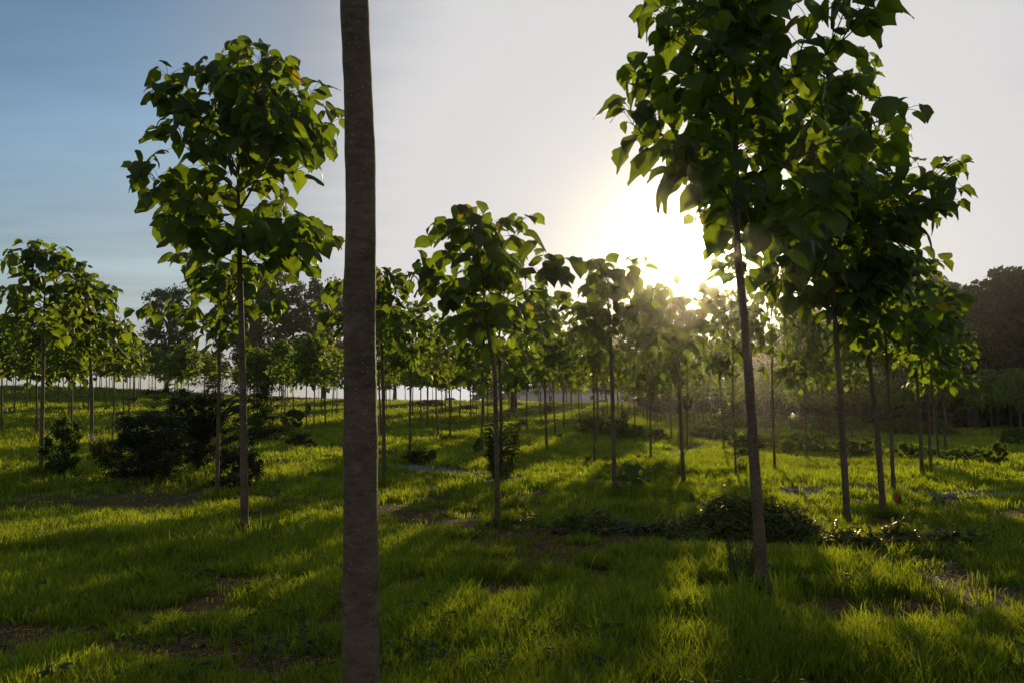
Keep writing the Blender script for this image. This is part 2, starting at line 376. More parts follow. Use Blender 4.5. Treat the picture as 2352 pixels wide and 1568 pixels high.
def young_tree(seed, H, hb, Rc, r0, path=None, lean=(0, 0), dense=1.0, leafs=0.30, sides=12, extra=True, asym=None, disp=None):
    """trunk mesh and crown mesh of a young broad-leaved plantation tree, origin at its foot.
    path: optional function z -> (dx, dy) for the trunk's line"""
    rg = np.random.default_rng(seed)
    ph = rg.uniform(0, 6, 4); amp = 0.012 * H / 5
    def line(z):
        if path is not None: return path(z)
        return np.array([lean[0] * z + amp * math.sin(z * 1.5 + ph[0]) + amp * 0.5 * math.sin(z * 3.7 + ph[1]) - amp * math.sin(ph[0]) - amp * .5 * math.sin(ph[1]),
                         lean[1] * z + amp * math.sin(z * 1.3 + ph[2]) - amp * math.sin(ph[2])])
    zt = np.concatenate([[-0.12, 0.0, 0.05, 0.14, 0.3], np.linspace(0.5, hb, max(6, int(hb * (6 if disp is None else 40)))), np.linspace(hb, H, 14)[1:]])
    P = np.array([[*line(max(z, 0)), z] for z in zt])
    rr = np.interp(zt, [-0.12, 0, 0.05, 0.3, hb, hb + (H - hb) * 0.5, H], [2.3 * r0, 1.85 * r0, 1.45 * r0, 1.08 * r0, 0.72 * r0, 0.34 * r0, 0.006])
    # branch-scar nodes swell the stem a little
    for zz in np.arange(0.5 + rg.uniform(0, .3), hb, 0.42): rr += 0.05 * r0 * np.exp(-((zt - zz) / 0.05) ** 2)
    tb = Buf(); tube(tb, P, rr, sides, disp=disp)
    trunk = tb.mesh('trunk', [M_BARK])
    cb = Buf(); tw = []      # leaves and twigs
    pos, dr, nr, sz = [], [], [], []
    def leaf(p, out, s):
        """one leaf with its stalk from point p"""
        pl = s * rg.uniform(0.55, 1.5)
        d = unit(out + np.array([0, 0, rg.uniform(-0.15, 0.8)])); q1 = p + d * pl * 0.6; d2 = unit(d + np.array([0, 0, -rg.uniform(0.2, 0.6)])); q2 = q1 + d2 * pl * 0.4
        tw.append((np.array([p, q1, q2]), (0.0035, 0.003, 0.0025)))
        hd = unit(np.array([out[0], out[1], 0]) + rg.normal(0, 0.35, 3) * np.array([1, 1, 0]))
        dn = rg.choice([rg.uniform(0.05, 0.6), rg.uniform(0.4, 1.6)]); md = unit(hd - np.array([0, 0, dn]))
        nn = unit(np.array([0, 0, 1.0]) + hd * (0.6 * dn) + rg.normal(0, 0.38, 3))
        pos.append(q2); dr.append(md); nr.append(nn); sz.append(s)
    def branch(p0, azi, el, L, r, depth=0):
        ns = 7; pts = [p0]; d = np.array([math.cos(azi) * math.cos(el), math.sin(azi) * math.cos(el), math.sin(el)]); p = p0
        bend = rg.uniform(-0.05, 0.16)
        for i in range(ns):
            d = unit(d + np.array([0, 0, bend * 0.6]) + rg.normal(0, 0.05, 3)); p = p + d * L / ns; pts.append(p)
        pts = np.array(pts); tw.append((pts, tuple(np.linspace(r, 0.005, ns + 1))))
        s0 = 0.16 if depth == 0 else 0.2
        nn = max(2, int(round(L * (1 - s0) / (0.19 / dense)))) ; fl = rg.uniform(0, 3)
        for k in range(nn):
            u = s0 + (1 - s0) * (k + 0.4) / nn; q = np.array([np.interp(u * ns, np.arange(ns + 1), pts[:, c]) for c in range(3)])
            t = unit(pts[-1] - pts[0]); sd = unit(np.cross(t, [0, 0, 1])); up = np.cross(sd, t)
            fl += math.pi / 2
            for sg in (1, -1):
                o = sg * (math.cos(fl) * sd + math.sin(fl) * up * 0.6) + t * 0.45 * (0.4 + u)
                leaf(q, unit(o), leafs * rg.uniform(0.72, 1.15) * (1.0 if u < 0.8 else 0.8))
            if depth == 0 and extra and L > 0.5 and 0.2 < u < 0.85 and rg.random() < 0.45 * dense:
                branch(q, azi + rg.choice([-1, 1]) * rg.uniform(0.5, 0.9), el + rg.uniform(-.1, .3), L * rg.uniform(0.28, 0.42), r * 0.5, 1)
        for k in range(4): 
            a = k * math.pi / 2 + rg.uniform(0, 1); leaf(pts[-1], unit(np.array([math.cos(a), math.sin(a), 0.2]) + unit(pts[-1] - pts[-2]) * 0.5), leafs * rg.uniform(0.42, 0.75))
    npair = max(5, int(round((H - hb) / 0.27))); azi = rg.uniform(0, 3.1)
    for i in range(npair):
        u = (i + rg.uniform(-.15, .15)) / npair; u = min(max(u, 0), 0.97); z = hb + u * (H - hb) * 0.93
        azi += math.pi / 2 + rg.normal(0, 0.2)
        for sg in (0, math.pi):
            a = azi + sg + rg.normal(0, 0.18)
            L = Rc * np.interp(u, [0, 0.12, 0.3, 0.6, 0.85, 1], [0.88, 1.08, 1.08, 0.86, 0.52, 0.22]) * rg.uniform(0.70, 1.06)
            if asym is not None: L *= asym(a, u)
            if L < 0.12: continue
            el = np.interp(u, [0, 0.3, 1], [0.12, 0.42, 0.95]) + rg.normal(0, 0.1)
            branch(np.array([*line(z), z]), a, el, L, max(0.010, r0 * 0.30 * L / Rc))
    z = hb + 0.25
    while z < H:
        fl = rg.uniform(0, 3)
        for sg in (0, math.pi): leaf(np.array([*line(z), z]), np.array([math.cos(fl + sg), math.sin(fl + sg), 0.25]), leafs * rg.uniform(0.7, 1.1) * (1 if z < H - 0.4 else 0.75))
        z += 0.16 / dense
    for k in range(5):
        a = k * 1.3 + rg.uniform(0, 1); leaf(np.array([*line(H), H]), np.array([math.cos(a), math.sin(a), 0.6]), leafs * rg.uniform(0.4, 0.7))
    for pts, r in tw: tube(cb, pts, r, 5 if len(pts) > 3 else 3, 1, False)
    put_leaves(cb, np.array(pos), np.array(dr), np.array(nr), np.array(sz), rg)
    crown = cb.mesh('crown', [M_LEAF, M_TWIG])
    return trunk, crown

GROUP = 'young trees of the plantation'
def plant(meshes, base, label, group=GROUP, rz=0.0, sc=1.0, name='young_tree'):
    r = root(name, base, label, 'tree', group, rz, sc)
    link('trunk', meshes[0], r); link('crown', meshes[1], r); return r

# --- trees built one by one: x,y foot pixel, trunk sight line, top pixel, crown-base pixel, crown half width (px), trunk width (px)
def px_path(base, pts):
    """trunk line through pixels (x, y) at the tree's own distance, as offsets by height"""
    zs, dx = [0.0], [0.0]
    az0 = math.hypot(base.x, base.y)
    for (x, y) in pts:
        v = ray(x, y); s = base.y / v.y
        zs.append(CAMH + v.z * s - base.z); dx.append(v.x * s - base.x)
    zs, dx = np.array(zs), np.array(dx); o = np.argsort(zs); zs, dx = zs[o], dx[o]
    zz = np.linspace(zs[0], zs[-1], 200); sm = np.interp(zz, zs, dx); k = np.ones(15) / 15; sm = np.convolve(np.pad(sm, 7, mode='edge'), k, 'valid')
    sl_ = (sm[-1] - sm[-30]) / (zz[-1] - zz[-30])
    return lambda z: np.array([float(np.interp(z, zz, sm)) + max(0, z - zz[-1]) * sl_ * 0.5, 0.0])
NEAR = [
 # foot x,y   path pixels                          top   crownbase  halfw  trunkw seed dense leaf label
 ((562, 1240), [(558, 900), (551, 620), (545, 300), (560, 100)], 100, 625, 262, 17, 6, 1.2, 0.265, 'tall young tree with a full crown against blue sky, left of the closest trunk'),
 ((1755, 1372), [(1735, 1100), (1716, 800), (1692, 560), (1690, 250)], -110, 585, 345, 24, 5, 1.3, 0.235, 'thick leaning tree whose crown is cut by the top edge, sun blazing beside its trunk'),
 ((1947, 1212), [(1930, 900), (1914, 690), (1900, 450)], 150, 700, 265, 14.5, 8, 1.15, 0.25, 'leaning young tree with trunk rising from low leafy vines, right of the thick sunlit tree'),
 ((2030, 1187), [(2012, 950), (1990, 770), (1975, 600)], 370, 790, 190, 13, 13, 1.0, 0.26, 'leaning tree with reddish weeds and an orange tag at its foot'),
 ((1143, 1207), [(1140, 1000), (1136, 850), (1120, 760), (1108, 640)], 520, 775, 175, 11.5, 21, 1.0, 0.28, 'tree with a wavy trunk standing in front of the tall leafy weed bush'),
 ((1412, 1142), [(1408, 950), (1402, 790), (1396, 680)], 600, 785, 118, 10.5, 34, 1.0, 0.26, 'slim tree beside the knee-high big-leaved seedling'),
 ((498, 1148), [(502, 950), (504, 780), (510, 650)], 615, 785, 150, 8.5, 41, 1.0, 0.27, 'tree among the dark cedar bushes, just left behind the tall blue-sky tree'),
 ((94, 1088), [(98, 900), (102, 700)], 578, 785, 112, 9, 52, 1.05, 0.27, 'leftmost large tree with a domed crown and a small dark bush at its foot'),
 ((883, 1121), [(881, 950), (878, 820), (872, 720)], 645, 785, 120, 8.5, 63, 1.0, 0.27, 'tree standing directly right of the closest trunk, at the left end of the gravel'),
 ((210, 1058), [(211, 900), (205, 780)], 640, 815, 90, 8, 71, 1.05, 0.28, 'second large tree from the left edge, with a pale ring low on its trunk'),
 ((1571, 1120), [(1560, 900), (1553, 780)], 680, 815, 110, 8.5, 85, 1.0, 0.27, 'tree with a curved slim trunk under the glare, left of the thick sunlit tree'),
 ((2053, 1140), [(2045, 950), (2038, 850)], 560, 830, 120, 8.5, 90, 1.0, 0.27, 'slim straight tree directly behind the one with the orange tag'),
 ((2119, 1102), [(2112, 950), (2105, 850)], 605, 850, 110, 8, 97, 1.05, 0.27, 'tree right of the leaning pair, with bright backlit lower leaves'),
]
ASYM = {6: lambda a, u: float(np.interp(u, [0, .1, .3, .5, .7, .85, 1], [0.9, 1.08, 1.10, 0.96, .78, .62, .5])) * (0.84 + 0.36 * abs(math.cos(a))), 5: lambda a, u: 0.0 if (u < 0.10 and math.cos(a) < 0.1) else ((1.06 if u < 0.36 else 1.0) if math.cos(a) < -0.35 else 0.92 + 0.26 * abs(math.cos(a)))}
for (fx, fy), pts, top, cbp, hw, tw_, seed, dn, lf, lab in NEAR:
    b0 = hit(fx, fy); D = math.hypot(b0.x, b0.y)
    Hh = hgt(b0, pts[-1][0], top); hb = hgt(b0, pts[-1][0], cbp); k = b0.y / FD
    meshes = young_tree(seed, Hh - 0.1, hb + 0.1, hw * k * 1.0, tw_ * k * 0.5, path=px_path(b0, pts), dense=dn, leafs=lf, sides=14, asym=ASYM.get(seed, lambda a, u: 0.84 + 0.36 * abs(math.cos(a))))
    plant(meshes, b0, lab)

# closest trunk: foot below the frame, crown above it
d0 = 2.45; b0 = at(829, d0)
pth = px_path(b0, [(829, 1560), (829, 1300), (829, 1000), (828, 850), (825, 700), (829, 560), (828, 400), (822, 200), (819, 120), (815, 60), (813, 0)])
_kr = np.random.default_rng(5); KN = [(z, _kr.uniform(0, 6.28), _kr.uniform(0.03, 0.09), _kr.uniform(0.012, 0.03)) for z in np.arange(0.3, 3.6, 0.16)]
def knots(z, th):
    d = 0.012 * np.sin(3 * th + z * 2.1) + 0.010 * np.sin(5 * th - z * 5 + 1) + 0.006 * np.sin(z * 31 + 2 * th) + 0.005 * np.sin(z * 67 - 3 * th)
    for z0, t0, a0, w0 in KN:
        dt = (th - t0 + np.pi) % (2 * np.pi) - np.pi; q = (dt / 0.28) ** 2 + ((z - z0) / w0) ** 2; d = d + a0 * np.exp(-q) - 0.6 * a0 * np.exp(-q * 6)
    return d
meshes = young_tree(101, 5.4, 3.6, 1.0, 78 * d0 / FD * 0.5 * 1.02, path=pth, sides=56, disp=knots)
plant(meshes, b0, 'closest tree, a speckled grey-brown trunk crossing the whole picture height')

# --- copies: prototypes share their meshes
PROT = [young_tree(200 + i, 4.9, 2.3 + 0.17 * (i % 4), 1.10 + 0.14 * (i % 3), 0.036 + 0.004 * (i % 3), lean=(0.03 * math.sin(i * 2.1), 0.03 * math.cos(i * 3.3)), dense=(0.82, 0.7, 0.88)[i % 3], leafs=(0.28, 0.26, 0.30)[i % 3], sides=8) for i in range(10)]
rnd = random.Random(7)
cnt = [0]
def copy_tree(base, label, height, group=GROUP, wid=1.0):
    s = height / 5.0; k = rnd.randrange(10)
    return plant(PROT[k], base, label, group, rnd.uniform(0, 6.28), (s * wid, s * wid, s))
MID = [  # foot pixel, label
 (3, 993, 'slim trunk cut by the left edge, at the foot of the grassy slope'), (83, 997, 'slender dark trunk directly left of the leftmost large tree'),
 (163, 1010, 'curved thin trunk behind the small dark bush at left'), (258, 1017, 'tree just left of the dark cedar mass with tawny weeds at its foot'),
 (156, 982, 'thin dark trunk close behind the curved one at left'), (283, 964, 'thin tree whose foot meets the top of the dark cedar bush'),
 (703, 986, 'tree behind the dark mounded bush, left trunk of its pair'), (721, 992, 'tree behind the dark mounded bush, right trunk of its pair'),
 (748, 982, 'thin tree close left of the closest trunk'), (646, 969, 'thin tree right of the cedar mass, in front of the dug bank'),
 (877, 1009, 'thin trunk half hidden behind the tree at the left end of the gravel'), (941, 1052, 'tree with dark weeds at its foot, above the left gravel patch'),
 (1006, 999, 'slim tree left of the one with two tawny grass clumps'), (1034, 1014, 'tree with a tawny grass clump on each side of its foot'),
 (981, 984, 'thin tree with a small crown, standing below the crest left of centre'), (966, 966, 'tree with a dark weed tuft at its foot below the brush heap'),
 (1107, 1043, 'tree with a dark bush at its foot, just left of the tall leafy weed bush'), (1081, 978, 'thin tree with a low green tuft, above the little red flag'),
 (1153, 1102, 'trunk rising from inside the tall leafy weed bush'), (1210, 992, 'tree right of the tall weed bush in front of the white barn corner'),
 (1257, 1042, 'tree with a small dark mound right of its foot, before the white barn'), (1276, 1007, 'tree before the barn door with a round tuft beside its foot'),
 (1295, 987, 'thin tree in front of the beige barn panel'), (1243, 971, 'small thin tree nearest the barn corner'),
 (1365, 1065, 'tree with dry brown weeds at its foot, left of the seedling'), (1370, 1022, 'tree close behind the one with dry brown weeds'),
 (1460, 1021, 'thin tree right of the green brush strip'), (1495, 1056, 'tree behind the seedling with weeds left of its foot'),
 (1543, 1012, 'thin far tree left of the curved slim trunk'), (1578, 1036, 'tree close behind the curved slim trunk'),
 (1663, 1035, 'thin tree with a dark tuft at its foot, left of the thick sunlit trunk'), (1690, 1095, 'tree with tall grass at its foot, next left of the thick sunlit trunk'),
 (1780, 1084, 'tree next right of the thick sunlit trunk'), (1854, 1057, 'crooked little tree in front of the brush, left of the leaning pair'),
 (1894, 1049, 'short dark tree smothered in vines, left of the leaning pair'), (1960, 1033, 'thin pale trunk seen between the leaning pair'),
 (2139, 1078, 'tree with grass tuft at its foot, behind the bright backlit one'), (2158, 1063, 'thin tree left of the bright green brush at right'),
 (2173, 1054, 'thin leafless-looking stem at the left end of the bright green brush'), (1314, 970, 'thin tree behind the beige barn panel tree'),
 (1431, 977, 'thin tree behind a round sapling, right of the barn'), (1055, 962, 'tree with a broad weed patch at its foot, left of the barn'),
]
PLACED = []
for x, y, lab in MID:
    p = hit(x, y); PLACED.append((p.x, p.y))
    copy_tree(p, lab, rnd.uniform(4.5, 5.3) * (0.95 if x > 1500 else 1.0), wid=0.76 if 1300 < x < 1900 else 1.0)
FARPX = [(32, 954), (61, 938), (133, 928), (191, 943), (203, 952), (246, 930), (296, 949), (308, 940), (185, 912), (67, 907), (322, 904), (291, 904), (229, 894), (356, 909), (413, 945), (431, 941), (582, 954), (592, 954), (615, 960), (623, 956), (654, 951), (674, 956), (763, 956), (773, 954), (738, 947)]
for x, y in FARPX:
    p = hit(x, y); PLACED.append((p.x, p.y)); copy_tree(p, 'thin young tree on the grassy slope behind the cedar bushes', rnd.uniform(4.4, 5.2), 'trees on the left slope', 1.15)
FARPX = [(947, 958), (1016, 956), (1023, 958), (1037, 956), (1094, 956), (1112, 961), (1120, 969), (1169, 954), (1182, 958), (1239, 957), (1332, 965), (1338, 950), (1375, 968), (1385, 962), (1395, 952), (1420, 956), (1446, 954), (1488, 976), (1505, 986), (1478, 967)]
for x, y in FARPX:
    p = hit(x, y); PLACED.append((p.x, p.y)); copy_tree(p, 'thin young tree far across the lit grass in front of the white barn', rnd.uniform(3.9, 4.8), 'trees on the middle slope', 1.1)
print('TREES', len(PLACED))
# back rows on the crest and before the wood
def free(x, y, r):
    return all((x - a) ** 2 + (y - c) ** 2 > r * r for a, c in PLACED)
far = []
for i in range(-16, 17):
    for j in range(0, 13):
        x = i * 6.9 + rnd.uniform(-1, 1) + j * 1.1; y = 58 + j * 6.9 + rnd.uniform(-1, 1)
        az = math.degrees(math.atan2(x, y)); d = math.hypot(x, y)
        px = 1176 + x / y * FD
        if abs(az) > 35: continue
        if px > 1480 and (d > 84 or d < 64): continue
        if px <= 1480 and d < 66: continue
        if 1150 < px < 1450 and d > 112: continue
        if d > 128 or not free(x, y, 2.6): continue
        far.append((x, y, px, d))
for x, y, px, d in far:
    PLACED.append((x, y)); p = Vector((x, y, zgf(x, y)))
    if px > 1480: lab, g = 'young tree in the shaded rows planted before the dark wood', 'rows before the wood'
    elif px < 860: lab, g = 'distant young tree on the left crest with its bare trunk against the sky', 'rows on the left crest'
    else: lab, g = 'distant young tree on the middle crest beyond the lit grass', 'rows on the middle crest'
    copy_tree(p, lab, rnd.uniform(3.9, 4.9), g, 1.3)
# denser rows right in front of the wood
for i in range(62):
    px = 1500 + i * 18 + rnd.uniform(-10, 10); d = rnd.choice([52, 57, 62, 67, 73]) + rnd.uniform(-1, 1)
    p = at(px, d)
    if not free(p.x, p.y, 1.8): continue
    PLACED.append((p.x, p.y)); copy_tree(p, 'young tree in the shaded rows planted before the dark wood', rnd.uniform(3.8, 4.6), 'rows before the wood')

# ------------------------------------------------------------------ fine-leaved trees and bushes
QUAD = np.array([[-0.5, 0, 0], [0, 0.55, 0.06], [0.5, 0, 0], [0, -0.55, -0.05]])
def clump_leaves(buf, centres, radii, per, size, rg, mat=0, squash=0.75):
    c = np.repeat(centres, per, axis=0); r = np.repeat(radii, per)
    g = rg.normal(0, 1, (len(c), 3)); g /= np.linalg.norm(g, axis=1)[:, None]; g *= (rg.random(len(c)) ** 0.8 * 1.35)[:, None]
    P = c + g * r[:, None] * np.array([1, 1, squash])
    u = rg.normal(0, 1, (len(c), 3)); u /= np.linalg.norm(u, axis=1)[:, None]; w = rg.normal(0, 1, (len(c), 3)); w = np.cross(u, w); w /= np.linalg.norm(w, axis=1)[:, None]
    n = np.cross(u, w); s = size * rg.uniform(0.6, 1.35, len(c))
    V = P[:, None] + s[:, None, None] * (QUAD[None, :, 0:1] * u[:, None] * 0.75 + QUAD[None, :, 1:2] * w[:, None] * 1.2 + QUAD[None, :, 2:3] * n[:, None] * 3)
    F = np.arange(len(c) * 4).reshape(-1, 4)
    buf.add(V.reshape(-1, 3), [F], mat, np.repeat(rg.uniform(0, 0.95, len(c)), 4))
def big_tree(seed, H, Rc, mat, hb=0.25, leaves=9000, lsize=0.28, ncl=110, rt=0.22, lump=0.30):
    rg = np.random.default_rng(seed); tb = Buf(); cb = Buf()
    zt = np.linspace(-0.3, H * 0.8, 12); P = np.stack([0.15 * np.sin(zt * .5 + seed), 0.15 * np.cos(zt * .4), zt], -1); tube(tb, P, np.linspace(rt * 1.15, rt * 0.25, 12), 10)
    # lumpy crown: main lobes, clumps of leaves scattered in and over each
    nl = 13; lob = []
    for i in range(nl):
        u = (i + 0.5) / nl; a = i * 2.4 + rg.uniform(-.4, .4); zz = H * (hb + 0.12 + (0.82 - hb - 0.1) * u)
        rr = Rc * math.sqrt(max(0.05, 1 - (abs(u - 0.35) / 0.75) ** 2)) * rg.uniform(0.45, 0.8); lob.append((rr * math.cos(a), rr * math.sin(a), zz, Rc * rg.uniform(0.30, 0.48)))
    lob.append((0, 0, H * 0.88, Rc * 0.40)); lob = np.array(lob)
    for l in lob:
        z0 = max(H * hb * 0.8, l[2] - 0.9 * math.hypot(l[0], l[1]) - 0.3); q = np.array([P[6][0], P[6][1], z0]); m = (q + l[:3]) / 2 + np.array([0, 0, 0.25])
        tube(tb, np.array([q, m, l[:3]]), (rt * 0.42, rt * 0.28, rt * 0.1), 6)
    cen, rad = [], []
    for i in range(ncl):
        l = lob[rg.integers(0, len(lob))]; g = rg.normal(0, 1, 3); g /= np.linalg.norm(g); g *= l[3] * rg.uniform(0.55, 1.12) * np.array([1, 1, 0.8])
        cen.append(l[:3] + g); rad.append(Rc * rg.uniform(0.09, 0.19))
        if i % 3 == 0: tube(cb, np.array([l[:3], l[:3] + g * 0.6, l[:3] + g]), (0.03, 0.02, 0.01), 3, 1, False)
    clump_leaves(cb, np.array(cen), np.array(rad), max(8, leaves // ncl), lsize, rg)
    return tb.mesh('trunk', [M_OAKBARK]), cb.mesh('crown', [mat, M_OAKBARK], False)
OAKS = [big_tree(310, 10, 4.0, M_OAK, 0.2, 11000, 0.24, 120), big_tree(311, 10, 3.6, M_OAK, 0.25, 9000, 0.22, 95)]
def put_big(mesh, base, H0, height, label, group, cat='tree', name='oak_tree', wid=1.0, rz=None):
    s = height / H0; r = root(name, base, label, cat, group, rnd.uniform(0, 6) if rz is None else rz, (s * wid, s * wid, s)); link('trunk', mesh[0], r); link('crown', mesh[1], r); return r
g = 'old trees behind the plantation'
for i, (px, py, d, lab, w) in enumerate([(600, 590, 118, 'big fine-leaved tree rising behind the crowns, right of the tall blue-sky tree trunk', 1.0), (385, 640, 122, 'fine-leaved tree whose top shows left of the tall blue-sky tree trunk', 0.8),
        (748, 632, 120, 'lacy old tree against bright sky just left of the closest trunk', 0.85), (905, 745, 125, 'low old tree behind the crest, right of the closest trunk', 1.0), (1390, 745, 118, 'lacy old tree showing above the barn roof', 0.7)]):
    p = at(px, d); put_big(OAKS[i % 2], p, 10, hgt(p, px, py), lab, g, wid=w)
p = hit(1177, 940); put_big(big_tree(333, 7, 2.7, M_OAK, 0.36, 9000, 0.2, 90, 0.36), p, 7, 6.2, 'dark round tree with a stout trunk at the left end of the barn', g)
# wood at the right
WOODS = [big_tree(320 + i, 15, 5.0, M_WOOD, -0.10, 15000, 0.50, 170, 0.3) for i in range(3)]
wood = [(2380, 590, 92, 1.15), (2270, 650, 88, 1.0), (2330, 668, 80, 1.0), (2180, 625, 96, 1.0), (2110, 640, 92, 0.9), (2040, 690, 94, 1.0), (1960, 700, 95, 1.0), (1880, 715, 92, 1.0), (1800, 745, 97, 1.0),
        (1720, 760, 100, 1.0), (1640, 790, 100, 1.0), (1560, 800, 105, 0.9), (2450, 640, 85, 1.1), (2560, 620, 90, 1.2), (2230, 740, 78, 0.8), (2090, 760, 82, 0.8), (1500, 845, 88, 0.55), (1540, 860, 84, 0.55), (2700, 600, 88, 1.2), (1910, 790, 88, 0.8), (1760, 830, 90, 0.8), (1475, 880, 170, 1.0), (1520, 870, 165, 1.0), (1570, 865, 150, 1.0), (1440, 885, 175, 0.8), (1120, 890, 170, 0.8), (1160, 885, 175, 0.8)]
for i, (px, py, d, w) in enumerate(wood):
    p = at(px, d); hh = hgt(p, px, py)
    lab = 'dense dark tree in the wood closing the right side' if px > 1560 else 'low dark tree at the left end of the wood, right of the barn' if px > 1300 else 'low dark tree behind the crest left of the barn'
    put_big(WOODS[i % 3], p, 15, hh, lab, 'trees of the wood', name='woodland_tree', wid=w * 15 / hh * 0.9 if hh < 12 else w)

# shrubs --------------------------------------------------------------
def shrub(seed, Rx, H, mat, n=3500, lsize=0.035, stems=7, clumps=60, flat=0.5, spread=None):
    """several stems from the root spreading into clumps of small leaves"""
    rg = np.random.default_rng(seed); sb = Buf(); fb = Buf(); cen, rad = [], []
    for i in range(stems):
        a = rg.uniform(0, 6.28); rr = Rx * rg.uniform(0.25, 0.85); zz = H * rg.uniform(0.45, 0.92)
        e = np.array([rr * math.cos(a), rr * math.sin(a) * 0.8, zz]); m = e * np.array([0.45, 0.45, 0.55]) + rg.normal(0, 0.04, 3)
        tube(sb, np.array([[0, 0, -0.05], m, e]), (0.02 + 0.012 * H, 0.014 + 0.006 * H, 0.006), 6)
    for i in range(clumps):
        a = rg.uniform(0, 6.28); u = rg.random() ** 0.6; z = H * rg.uniform(0.08, 0.95); w = math.sqrt(max(0.05, 1 - (abs(z / H - 0.38) / 0.68) ** 2))
        cen.append((Rx * u * w * math.cos(a), Rx * 0.8 * u * w * math.sin(a), z)); rad.append(min(Rx, H) * rg.uniform(0.10, 0.24))
    if spread: c2, r2 = spread(rg, sb); cen += c2; rad += r2
    clump_leaves(fb, np.array(cen), np.array(rad), n // len(cen), lsize, rg, squash=flat)
    return sb.mesh('stem', [M_OAKBARK]), fb.mesh('foliage', [mat], False)
def put_shrub(mesh, base, label, name='bush', cat='bush', group=None, sc=1.0, rz=0.0):
    r = root(name, base, label, cat, group, rz, sc); link('stem', mesh[0], r); link('foliage', mesh[1], r); return r
# the cedar mass: a rounded bush and a taller one whose limbs spread in tiers
p = hit(335, 1108); k = p.y / FD
put_shrub(shrub(401, 95 * k, 158 * k, M_CEDAR, 26000, 0.035, 9, 210, 0.6), p, 'big rounded dark cedar bush left of the tree among the cedars', 'cedar_bush', 'bush', 'cedar bushes at left')
p = hit(455, 1078); k = p.y / FD
def tiers(rg, sb, k=k):
    c, r = [], []
    for i in range(34):
        dx = rg.uniform(-115, 165); dz = rg.choice([178, 150, 118, 88, 60]) + rg.normal(0, 7); L = rg.uniform(35, 70)
        if dz > 165 and not -100 < dx < 165: dx *= 0.6
        e = np.array([dx * k, rg.uniform(-35, 35) * k, dz * k]); tube(sb, np.array([[0, 0, dz * k * 0.35], e * [0.5, 0.5, 0.85], e]), (0.045, 0.03, 0.01), 6)
        for j in range(12): c.append(e + rg.normal(0, 1, 3) * np.array([L * 0.5, 24, 7]) * k); r.append(k * rg.uniform(7, 19))
    return c, r
put_shrub(shrub(402, 60 * k, 120 * k, M_CEDAR, 42000, 0.035, 8, 60, 0.5, tiers), p, 'tall dark cedar with flat spreading tiers of foliage', 'cedar_tree', 'tree', 'cedar bushes at left')
p = hit(500, 1125); k = p.y / FD
put_shrub(shrub(403, 62 * k, 95 * k, M_CEDAR, 12000, 0.03, 7, 90, 0.7), p + Vector((0.25, 0.5, 0)), 'small-leaved bush around the trunk of the tree among the cedars', 'bush', 'bush', 'cedar bushes at left')
p = hit(600, 1010); k = p.y / FD
put_shrub(shrub(404, 70 * k, 75 * k, M_WEED, 6000, 0.07, 7, 45, 0.7), p, 'dull green bush right behind the trunk of the tall blue-sky tree', 'bush', 'bush', 'bushes in the grass')
BUSH = [shrub(410, 0.55, 1.0, M_WEED, 4200, 0.055, 8, 55, 0.8), shrub(411, 0.8, 0.7, M_WEED, 5000, 0.05, 8, 60, 0.7), shrub(412, 0.6, 0.5, M_CEDAR, 4000, 0.04, 8, 50, 0.7)]
def grass_clump(seed, n=240, H=0.7, w=0.007, spread=0.14, lean=0.35):
    rg = np.random.default_rng(seed); b = Buf(); a = rg.uniform(0, 6.28, n); r = spread * np.sqrt(rg.random(n)); base = np.stack([r * np.cos(a), r * np.sin(a), -0.03 + 0 * a], -1)
    hh = H * rg.uniform(0.45, 1.1, n); out = np.stack([np.cos(a), np.sin(a), 0 * a], -1) * (lean * rg.uniform(0.1, 1.1, n) * hh)[:, None]
    side = np.stack([-np.sin(a + rg.uniform(-1.5, 1.5, n)), np.cos(a + rg.uniform(-1.5, 1.5, n)), 0 * a], -1) * w
    m = base + out * 0.35 + np.array([0, 0, 1]) * (hh * 0.6)[:, None]; t = base + out + np.array([0, 0, 1]) * hh[:, None]
    V = np.stack([base - side, base + side, m + side * 0.8, m - side * 0.8, t], 1).reshape(-1, 3)
    i = np.arange(n)[:, None] * 5
    b.add(V, [i + np.array([[0, 1, 2, 3]]), i + np.array([[3, 2, 4]])], 0, np.repeat(rg.uniform(0, 0.95, n), 5)); return b.mesh('tall_grass_clump', [M_TALL], False)
CL = [grass_clump(420), grass_clump(421, 300, 0.5, 0.009, 0.25, 0.6)]
def bush_at(x, y, w, hpx, label, kind=0, group='bushes in the grass'):
    p = hit(x, y); k = p.y / FD; W_ = (0.55, 0.8, 0.6)[kind]; H_ = (1.0, 0.7, 0.5)[kind]
    put_shrub(BUSH[kind], p, label, group=group, sc=(w * k / 2 / W_, w * k / 2 / W_, hpx * k / H_), rz=rnd.uniform(-.4, .4))
